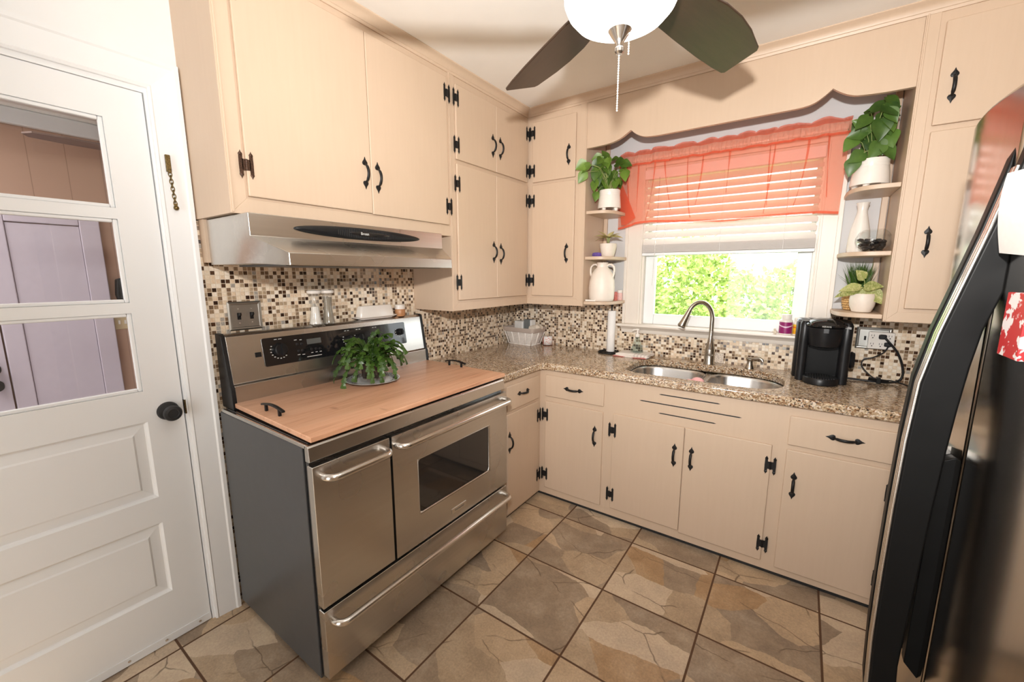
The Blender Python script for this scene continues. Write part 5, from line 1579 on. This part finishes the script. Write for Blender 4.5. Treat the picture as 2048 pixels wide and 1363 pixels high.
# window-sill things
ZS = 1.100
def pill(name, label, x, y, r, h, mat, capm):
    t = thing(name, label, 'bottle', (x, y, ZS))
    obj('bottle', MB().lathe([(r * .94, 0), (r, .003), (r, h * .70), (r * .72, h * .78)], (x, y, ZS), 28), 'ceramic', t, smooth=40)
    obj('label', MB().lathe([(r + .0005, h * .06), (r + .0005, h * .62)], (x, y, ZS), 28, cap=False), mat, t, smooth=40)
    obj('cap', MB().lathe([(r * .80, h * .781), (r * .80, h * .985), (r * .72, h), (0, h)], (x, y, ZS), 28), capm, t, smooth=40)
def band_mat(name, stops):
    k = NT(name); tc = k.n('ShaderNodeTexCoord'); sp = k.n('ShaderNodeSeparateXYZ'); k.l(tc.outputs['Object'], sp.inputs[0])
    k.base(k.ramp(sp.outputs[2], stops, 'CONSTANT')); k.set(Roughness=.4); return k.m
def purple():
    k = NT('purple_label'); tc = k.n('ShaderNodeTexCoord'); sp = k.n('ShaderNodeSeparateXYZ'); k.l(tc.outputs['Object'], sp.inputs[0])
    w_ = k.n('ShaderNodeTexWave', wave_type='RINGS'); w_.inputs['Scale'].default_value = 9; w_.inputs['Distortion'].default_value = 1.5
    k.l(tc.outputs['Object'], w_.inputs[0])
    m_ = k.math('MULTIPLY', k.math('GREATER_THAN', w_.outputs[1], .93), k.math('GREATER_THAN', sp.outputs[2], .036))
    k.base(k.mix(m_, lin(142, 34, 100), lin(226, 196, 214))); k.set(Roughness=.35); return k.m
pill('vitamin_bottle', 'white supplement bottle with purple label on the window sill', 1.852, -.028, .031, .112, purple(), 'ceramic')
pill('vitamin_bottle', 'small white bottle with orange and yellow label on the window sill', 1.908, -.022, .023, .095, band_mat('orange_yellow_label', [(0, lin(232, 170, 40)), (.02, lin(238, 186, 40)), (.036, lin(226, 110, 30)), (.044, lin(240, 196, 60))]), 'ceramic')
fg = thing('figurine', 'tiny clear glass figurine on the sill edge beside the purple bottle', 'figurine', (1.806, -.048, ZS))
obj('figurine_body', MB().ball((1.806, -.048, ZS + .011), .011, 12, 1.0).ball((1.803, -.050, ZS + .026), .0065, 10).box(1.792, 1.800, -.05, -.046, ZS + .012, ZS + .016), simple('cream_glass', lin(222, 210, 190), .15, coat=.4), fg, smooth=True)

# ================================================================ THE WINDOW
win = thing('window_1', None, None, (1.486, 0.06, 1.1), kind='structure')
mb = MB()
mb.box(WX0 - .0, WX0 + .014, 0, .138, WZ0, WZ1); mb.box(WX1 - .014, WX1, 0, .138, WZ0, WZ1); mb.box(WX0 + .014, WX1 - .014, 0, .138, WZ1 - .014, WZ1); mb.box(WX0 + .014, WX1 - .014, 0.04, .138, WZ0, WZ0 + .014)
struct('window_jamb', mb, 'trimwhite', win)
def sash(y0, y1, z0, z1, st_, bt_, tp_):
    x0, x1 = WX0 + .014, WX1 - .014
    m_ = MB().box(x0, x0 + st_, y0, y1, z0, z1).box(x1 - st_, x1, y0, y1, z0, z1).box(x0 + st_, x1 - st_, y0, y1, z0, z0 + bt_).box(x0 + st_, x1 - st_, y0, y1, z1 - tp_, z1)
    s_ = struct('sash', m_, 'white', win, bevel=.004)
    struct('window_pane', MB().box(x0 + st_, x1 - st_, (y0 + y1) / 2 - .002, (y0 + y1) / 2 + .002, z0 + bt_, z1 - tp_), 'pane', s_)
sash(.036, .070, 1.100, 1.60, .068, .068, .035)
sash(.074, .108, 1.575, 2.086, .022, .035, .05)
# casing, stool and apron
ca = MB()
for xa, xb, s in ((.912, 1.022, 1), (1.950, 2.042, -1)):
    ca.box(xa, xb, -.018, -.0003, 1.100, 2.135)
    if s == 1: ca.box(xa - .004, xa + .016, -.026, -.0003, 1.100, 2.135); ca.box(xb - .014, xb - .004, -.022, -.018, 1.1, 2.10)
    else: ca.box(xb - .016, xb + .004, -.026, -.0003, 1.100, 2.135); ca.box(xa + .004, xa + .014, -.022, -.018, 1.1, 2.10)
ca.box(.905, 2.05, -.0185, -.0003, 2.135, 2.19); ca.box(1.0225, 1.9495, -.018, -.0003, 2.10, 2.135)
struct('trim_8', ca, 'trimwhite', bevel=.003)
so_ = MB()
so_.prism([(-.062, 1.082), (-.066, 1.088), (-.064, 1.097), (-.058, 1.100), (.04, 1.100), (.04, 1.080), (-.0003, 1.080)], .888, 2.062, 'x')
so_.prism([(-.0003, 1.038), (-.016, 1.038), (-.020, 1.046), (-.022, 1.060), (-.030, 1.068), (-.046, 1.080), (-.0003, 1.080)], .905, 2.045, 'x')
struct('trim_9', so_, 'trimwhite', smooth=30)

# blind
bl = thing('window_blind', 'white slatted window blind half raised behind the coral curtain', 'blind', (1.484, -.004, 2.03))
bx0, bx1 = 1.0225, 1.9475
obj('head_rail', MB().box(bx0, bx1, -.028, .026, 2.025, 2.083), 'white', bl, bevel=.003)
sl_ = MB()
zz = 2.000
while zz > 1.635:
    tl_ = R(54)
    pr = []
    for k_ in range(7):
        u = -.025 + .05 * k_ / 6
        h_ = .003 * (1 - (u / .025) ** 2)
        pr.append((-.001 + u * math.cos(tl_) - h_ * math.sin(tl_) * 0, zz + u * math.sin(tl_) + h_))
    sl_.prism([(a, b + .0013) for a, b in pr] + [(a, b - .0013) for a, b in reversed(pr)], bx0 + .004, bx1 - .004, 'x')
    zz -= .0455
for k_ in range(9):
    zb_ = 1.572 + k_ * .0056
    pr = [(-.026 + .05 * i / 4, zb_ + .0025 * (1 - ((i - 2) / 2) ** 2)) for i in range(5)]
    sl_.prism([(a, b + .0025) for a, b in pr] + [(a, b - .0025) for a, b in reversed(pr)], bx0 + .004, bx1 - .004, 'x')
obj('slats', sl_, 'slat', bl)
obj('bottom_rail', MB().box(bx0 + .003, bx1 - .003, -.027, .025, 1.550, 1.568), 'white', bl, bevel=.003)
for x in (1.165, 1.484, 1.80):
    cdm = MB()
    for y in (-.0275, .0265):
        cdm.tube([(x, y, 2.03), (x, y, 1.552)], .0011, 5)
    obj('ladder_cord', cdm, 'paper', bl)

wd_ = MB().tube([(1.118, -.036, 2.03), (1.116, -.036, 1.75), (1.108, -.034, 1.53), (1.104, -.034, 1.36)], .0021, 6)
obj('tilt_wand', wd_, 'acrylic', bl, smooth=True)

# curtain
cu = thing('curtain_valance', 'sheer coral valance curtain gathered across the top of the window', 'curtain', (1.448, -.06, 2.16))
CX0, CX1 = .868, 2.032
cy_ = -.062
def wav(x, k_=1.0):
    return (.0075 * math.sin(x * 61) + .006 * math.sin(x * 37 + 1.3) + .004 * math.sin(x * 113 + .4)) * k_
def cbot(u):
    return 1.732 + .010 * math.sin(u * 9) + .012 * math.sin(u * 3.1 + .6) - .016 * math.exp(-(u / .07) ** 2)
def panel(u, v):
    x = CX0 + (CX1 - CX0) * u
    top_, bo = 2.113, cbot(u)
    z = top_ + (bo - top_) * v
    fl = 1 - .0 * v
    return (x + .010 * v * math.sin(u * 30), cy_ - .010 + wav(x) * (1 - .45 * v) + .012 * v * math.sin(u * 24 + 1), z)
obj('sheer_panel', MB().grid(panel, 220, 14), 'sheer', cu, smooth=True)
def pocket(u, v):
    x = CX0 + (CX1 - CX0) * u
    z = 2.113 + .056 * v
    return (x, cy_ - .010 - .010 * math.sin(PI * v) + wav(x, .8) + (.004 * math.sin(u * 330 + 2 * math.sin(u * 21)) + .002 * math.sin(u * 610)) * math.sin(PI * v), z)
obj('rod_pocket', MB().grid(pocket, 460, 6), 'sheerpocket', cu, smooth=True)
def ruff(u, v):
    x = CX0 + (CX1 - CX0) * u
    sc_ = abs(math.sin(u * 33 + .7 * math.sin(u * 11))) * min(1, 14 * min(u, 1 - u) + .02)
    return (x + .004 * math.sin(u * 90) * v, cy_ - .010 + wav(x, .8) - .010 * v * math.sin(u * 44), 2.169 + (.018 + .014 * sc_ ** .6) * v)
obj('ruffle', MB().grid(ruff, 260, 5), 'sheerhem', cu, smooth=True)
def hem(u, v):
    p = panel(u, 1.0)
    return (p[0], p[1] - .0015, p[2] + .013 * v)
obj('hem', MB().grid(hem, 220, 1).grid(lambda u, v: (lambda p: (p[0], p[1] - .0125 , 2.108 + .012 * v))(panel(u, 0)), 220, 1), 'sheerhem', cu, smooth=True)
fold = [(.872, 2.02), (.895, 2.005), (.945, 1.90), (.995, 1.788), (.93, 1.745), (.900, 1.748), (.885, 1.85), (.868, 1.93)]
fm = MB()
fm.add([(x, cy_ - .022 - .010 * ((x - .87) / .12), z) for x, z in fold], [tuple(range(len(fold)))])
obj('folded_edge', fm, 'sheerhem', cu)
for u in (.05, .11, .20, .245, .36, .43, .55, .715, .735, .86, .93):
    def strip(a, v, u=u):
        p = panel(u + .035 * math.sin(u * 57) * v ** 1.6 + .0046 * (a - .5) * 2 * (.25 + .75 * abs(math.sin(2.2 * v + u * 9))) * (1 - .5 * v), v * (.55 + .42 * abs(math.sin(u * 23))))
        return (p[0], p[1] - .004, p[2])
    obj('gathered_fold', MB().grid(strip, 2, 12), 'sheerfold', cu, smooth=True)
obj('curtain_rod', MB().tube([(.862, -.002, 2.14), (.862, -.058, 2.14), (.872, cy_, 2.14), (2.028, cy_, 2.14), (2.038, -.058, 2.14), (2.038, -.002, 2.14)], .0055, 8), 'ceramic', cu, smooth=40)

# ================================================================ CEILING FAN
fc = (1.478, -1.691)
ZB_, FK = 2.144, .933        # blade plane and blade-sweep factor (about 1.3 m across)
def fz(z): return ZB_ + (z - 2.195) * FK
fan = thing('ceiling_fan', 'five-blade dark walnut ceiling fan with glowing white glass bowl light', 'ceiling fan', (fc[0], fc[1], H))
F3 = (fc[0], fc[1], 0)
obj('canopy', MB().lathe([(0.068, H), (0.066, H - .03), (0.03, H - .055), (0.014, H - .06)], F3, 32), 'nickel', fan, smooth=40)
obj('downrod', MB().tube([(fc[0], fc[1], H - .06), (fc[0], fc[1], 2.29)], .0125, 14), 'nickel', fan, smooth=40)
obj('motor_housing', MB().lathe([(0.0187, 2.3119), (0.0467, 2.3026), (0.0886, 2.2793), (0.1008, 2.2420), (0.0980, 2.2046), (0.0793, 2.1813), (0.0653, 2.1720), (0.0616, 2.1440), (0.0000, 2.1440)], F3, 40), 'nickel', fan, smooth=40)
def blade_mb(pitch):
    mb = MB()
    lf_ = [(r_ * FK, w_ * FK) for r_, w_ in [(.165, .040), (.22, .048), (.35, .056), (.50, .062), (.62, .063), (.690, .060), (.703, .052)]]
    rg_ = [(r_ * FK, w_ * FK) for r_, w_ in [(.685, -.070), (.670, -.080), (.62, -.090), (.55, -.104), (.46, -.113), (.36, -.112), (.27, -.098), (.21, -.078), (.165, -.055)]]
    mb.prism(lf_ + rg_, -.004, .004, 'z', Matrix.Rotation(pitch, 4, 'X'))
    return mb
def iron_mb(pitch):
    mb = MB()
    mb.prism([(.095, -.016), (.15, -.02), (.20, -.036), (.235, -.030), (.245, 0), (.235, .030), (.20, .036), (.15, .02), (.095, .016)], .0045, .0085, 'z', Matrix.Rotation(pitch, 4, 'X'))
    mb.box(.06, .12, -.014, .014, -.002, .02)
    return mb
for i, deg in enumerate((147, 74, 2, -70, 218)):
    bo = obj('blade', blade_mb(R(-12)), 'fanblade', fan, local=True, bevel=.003, loc=(0, 0, ZB_ - H), rot=(0, 0, R(deg)))
    bo.parent = fan
    ir = obj('blade_iron', iron_mb(R(-12)), 'nickel', bo, local=True)
opal = NT('glowing_opal_glass')
e_ = opal.n('ShaderNodeEmission'); e_.inputs[0].default_value = (1.0, .95, .88, 1); e_.inputs[1].default_value = GLOBE
opal.l(e_.outputs[0], opal.out.inputs[0])
obj('light_bowl', MB().lathe([(0.0616, 2.1533), (0.1026, 2.1487), (0.1325, 2.1347), (0.1399, 2.1160), (0.1381, 2.0974), (0.1288, 2.0759), (0.1101, 2.0554), (0.0840, 2.0414), (0.0467, 2.0330), (0.0000, 2.0311)], F3, 48), opal.m, fan, smooth=60)
obj('finial', MB().lathe([(0.0280, 2.0330), (0.0289, 2.0274), (0.0243, 2.0208), (0.0149, 2.0068), (0.0089, 1.9975), (0.0089, 1.9901), (0.0117, 1.9873), (0.0117, 1.9789), (0.0075, 1.9742), (0.0000, 1.9742)], F3, 28), 'polished', fan, smooth=40)
def beads(x, y, z0, z1):
    mb = MB(); z = z0
    while z > z1:
        mb.ball((x, y, z), .0024, 6); z -= .0058
    mb.tube([(x, y, z0 + .01), (x, y, z1)], .0007, 5)
    return mb
obj('pull_chain', beads(fc[0], fc[1], fz(2.016), fz(1.872)), 'ceramic', fan, smooth=True)
obj('pull_chain', beads(fc[0] + .022, fc[1] + .006, fz(2.060), fz(2.010)), 'ceramic', fan, smooth=True)

# ================================================================ REFRIGERATOR
rf = thing('refrigerator', 'dark stainless side-by-side refrigerator at the right with long black handles', 'refrigerator', (2.57, -1.77, 0))
FXR = 2.19
ry0, ry1 = -2.225, -1.315
obj('cabinet_body', MB().box(FXR + .075, XR - .03, ry0 + .004, ry1 - .004, .02, 1.755), 'greypanel', rf, bevel=.006)
fs = NT('dark_stainless')
vv_ = fs.coords((300, 300, 4)); nz_ = fs.noise(vv_, 1.0, 2)
fs.base(fs.ramp(nz_, [(.3, (.50, .47, .43)), (.7, (.54, .51, .47))])); fs.set(Metallic=1.0, Roughness=.16)
def fdoor(name, ya, yb):
    N = 10
    pr = []
    for i in range(N + 1):
        t = i / N
        y = ya + (yb - ya) * t
        pr.append((y, FXR + .012 * (2 * t - 1) ** 2 - (.0)))
    mb = MB()
    poly = [(x, y) for y, x in pr] + [(FXR + .066, yb), (FXR + .066, ya)]
    return obj(name, mb.prism(poly, .05, 1.772, 'z'), fs.m, rf, bevel=.010, seg=3)
seam = -1.628
fd1 = fdoor('freezer_door', seam + .003, ry1)
fd2 = fdoor('fresh_food_door', ry0, seam - .003)
def fhandle(y0, y1):
    o_ = [(2.200, 1.66), (2.192, 1.615), (2.172, 1.51), (2.152, 1.42), (2.130, 1.32), (2.114, 1.22), (2.108, 1.10), (2.105, .95), (2.104, .80), (2.105, .64), (2.110, .50), (2.122, .40), (2.150, .30), (2.185, .20), (2.20, .16)]
    i_ = [(2.20, .26), (2.168, .38), (2.155, .50), (2.150, .60), (2.153, .72), (2.156, .82), (2.160, .96), (2.165, 1.09), (2.170, 1.18), (2.176, 1.26), (2.184, 1.33), (2.20, 1.40)]
    return MB().prism(o_ + i_, y0, y1, 'y'), o_
hm, ol = fhandle(seam + .018, seam + .048)
h1 = obj('door_handle', hm, 'handleblack', fd1, bevel=.008, seg=3)
tm_ = MB()
for ya, yb in ((seam - .046, seam - .036), (seam - .032, seam - .022)):
    tm_.prism([(x - .0045, z) for x, z in ol[1:-1]] + [(x + .001, z) for x, z in reversed(ol[1:-1])], ya, yb, 'y')
hm, ol = fhandle(seam - .050, seam - .018)
h2 = obj('door_handle', hm, 'handleblack', fd2, bevel=.008, seg=3)
obj('handle_trim', tm_, 'polished', h2, bevel=.002)
# ice and water dispenser on the freezer door
dp = obj('ice_dispenser', MB().prism([(FXR + .01, .525), (FXR - .022, .58), (FXR - .038, .63), (FXR - .038, 1.035), (FXR - .02, 1.062), (FXR + .01, 1.07)], -1.566, -1.36, 'y'), 'black', fd1, bevel=.004)
obj('dispenser_trim', MB().prism([(FXR + .008, .535), (FXR - .042, .63), (FXR - .046, .63), (FXR - .046, 1.04), (FXR - .042, 1.045), (FXR - .02, 1.066), (FXR + .008, 1.074)], -1.572, -1.567, 'y'), fs.m, dp, bevel=.001)
obj('bezel_strip', MB().prism([(FXR + .010, .53), (FXR - .016, .56), (FXR - .016, 1.045), (FXR + .010, 1.06)], -1.600, -1.5725, 'y'), 'handleblack', dp, bevel=.002)
obj('dispenser_paddle', MB().box(FXR - .054, FXR - .03, -1.50, -1.46, .84, .93).box(FXR - .05, FXR - .03, -1.43, -1.39, .86, .93), 'greypanel', dp, bevel=.008)
obj('drip_ledge', MB().box(FXR - .050, FXR - .02, -1.54, -1.38, .63, .645).box(FXR - .050, FXR - .02, -1.54, -1.38, .665, .672), 'chrome', dp, bevel=.003)
pa = MB().grid(lambda u, v: (FXR - .003 - .012 * math.sin(v * 2.2) - .006 * u, -1.840 + .145 * u - .01 * v, 1.455 + .13 * v + .012 * u), 6, 8)
tag(obj('paper_note', pa, 'paper', solid=.001), 'white paper note curling off the refrigerator door beside the black handle', 'paper note')
mgm = MB().box(FXR - .006, FXR + .002, -1.83, -1.752, 1.30, 1.402)
mg = tag(obj('magnet_card', mgm, lab_mat('red_white_card', lin(190, 40, 44), lin(232, 226, 226), 34, .52), bevel=.001), 'red and white card held on the refrigerator door below the paper note', 'magnet card')

# ================================================================ OUTSIDE
struct('ground', MB().box(-12, 14, .14, 26, -.5, -.45), simple('bright_lawn', lin(150, 176, 96), .9, var=.2, scale=8))
def bush(label, c, rad, h, n, seed):
    t = thing('bush', label, 'bush', (c[0], c[1], -.45), group='bushes outside the window')
    r0 = random.Random(seed)
    mb = MB()
    for i in range(n):
        a = r0.uniform(0, 2 * PI); u = r0.uniform(-1, 1); rr_ = r0.uniform(.55, 1.0) ** .5
        d = Vector((math.sqrt(1 - u * u) * math.cos(a), math.sqrt(1 - u * u) * math.sin(a), u))
        lump = 1 + .10 * math.sin(a * 3 + seed) * math.cos(u * 5 + seed)
        p = Vector((c[0], c[1], c[2])) + Vector((d.x * rad * rr_ * lump, d.y * rad * rr_ * .7 * lump, d.z * h * rr_ * lump))
        if p.y < .5: continue
        dr = (d + Vector((r0.uniform(-1, 1), r0.uniform(-1, 1), r0.uniform(-1, .6)))).normalized()
        fa = (Vector((0, -1, .5)) + Vector((r0.uniform(-1, 1), r0.uniform(-.6, .6), r0.uniform(-.6, .8)))).normalized()
        s = r0.uniform(.05, .105)
        m_ = leaf_mat4(p, dr, fa)
        w_ = s * .33
        mb.add([(0, 0, 0), (w_, s * .4, .006), (w_ * .7, s * .75, .003), (0, s, -.01), (-w_ * .7, s * .75, .003), (-w_, s * .4, .006)], [(0, 1, 2, 3), (0, 3, 4, 5)], m_)
    obj('foliage', mb, 'hedge', t)
    sm_ = MB()
    for k_ in range(5):
        a = 2 * PI * k_ / 5
        sm_.tube([(c[0] + .06 * math.cos(a), c[1] + .06 * math.sin(a), -.45), (c[0] + rad * .3 * math.cos(a), c[1] + rad * .3 * math.sin(a), c[2])], .02, 6)
    obj('trunk', sm_, simple('bark', lin(120, 100, 80), .9), t)
bush('tall leafy bush outside behind the left edge of the window', (-.22, 3.55, .70), .48, 1.35, 3000, 1)
bush('leafy bush outside behind the faucet', (.82, 3.30, .62), .47, 1.25, 3200, 2)
bush('lower leafy bush outside behind the right half of the window', (1.80, 3.45, .48), .46, 1.08, 2800, 3)
bush('bush at the far right outside, behind the sill bottles', (2.80, 3.6, .6), .47, 1.2, 2200, 4)

for bx_, by_, bz_, bh_, lab_ in ((-.70, 4.6, .7, 1.5, 'rear bush outside, showing left of the near bushes'), (.28, 4.55, .68, 1.45, 'rear bush outside, in the gap left of the faucet'),
                           (1.28, 4.55, .45, 1.05, 'rear low bush outside, in the gap right of the faucet'), (2.32, 4.65, .42, 1.02, 'rear bush outside, in the gap above the sill bottles')):
    bush(lab_, (bx_, by_, bz_), .47, bh_, 2600, int(bx_ * 10) + 30)

# ================================================================ LIGHT, SKY, CAMERA
def light(name, typ, loc, energy, col=(1, 1, 1), **kw):
    d = bpy.data.lights.new(name, typ); d.energy = energy; d.color = col
    for k_, v_ in kw.items():
        if k_ != 'rot': setattr(d, k_, v_)
    o_ = bpy.data.objects.new(name, d); COL.objects.link(o_); o_.location = loc
    if 'rot' in kw: o_.rotation_euler = kw['rot']
    return o_
fl_ = light('camera_flash', 'SPOT', (1.905, -2.771, 1.735), FLASH, (1, .97, .935), shadow_soft_size=.03, spot_size=R(150), spot_blend=1.0)
fl_.rotation_euler = (R(108), 0, R(20))
light('rear_fill_light', 'AREA', (1.35, -4.62, 1.1), BACKL, (1, .96, .90), shape='RECTANGLE', size=.85, size_y=1.9, rot=(R(90), 0, 0))  # added fill lamp behind the camera, lifts the room's ambient light
light('side_room_fill', 'AREA', (-.9, -3.5, 2.32), SIDEL, (1, .97, .97), shape='RECTANGLE', size=1.2, size_y=1.6)  # added lamp under the closed side room's ceiling, brightens the view through the panes
light('sun', 'SUN', (0, 0, 10), SUNL, (1, .97, .88), angle=R(1.0), rot=(R(48), 0, R(25)))
w_ = bpy.data.worlds.new('sky'); S.world = w_; w_.use_nodes = True
bgn = w_.node_tree.nodes['Background']; bgn.inputs[0].default_value = (.93, .97, 1.0, 1); bgn.inputs[1].default_value = SKYL

cam = bpy.data.cameras.new('camera'); co = bpy.data.objects.new('camera', cam); COL.objects.link(co)
yw, pt_, rl_ = R(35.0196), R(-9.1977), R(-.0075)
fw = Vector((-math.sin(yw) * math.cos(pt_), math.cos(yw) * math.cos(pt_), math.sin(pt_)))
rt = Vector((math.cos(yw), math.sin(yw), 0)); up = rt.cross(fw)
rt2 = rt * math.cos(rl_) + up * math.sin(rl_); up2 = -rt * math.sin(rl_) + up * math.cos(rl_)
co.matrix_world = Matrix(((rt2.x, up2.x, -fw.x, CAM.x), (rt2.y, up2.y, -fw.y, CAM.y), (rt2.z, up2.z, -fw.z, CAM.z), (0, 0, 0, 1)))
cam.sensor_fit = 'HORIZONTAL'; cam.sensor_width = 36.0; cam.lens = 821.6586 / 2048 * 36.0
cam.clip_start = .01; cam.clip_end = 100
S.camera = co
S.view_settings.view_transform = 'Standard'; S.view_settings.look = 'None'; S.view_settings.gamma = 1.0
S.view_settings.use_curve_mapping = False
S.view_settings.exposure = EXPO
S.cycles.use_denoising = True
S.cycles.max_bounces = 10; S.cycles.diffuse_bounces = 5; S.cycles.glossy_bounces = 5; S.cycles.transparent_max_bounces = 24
S.cycles.caustics_reflective = False; S.cycles.caustics_refractive = False
S.cycles.sample_clamp_indirect = 6.0
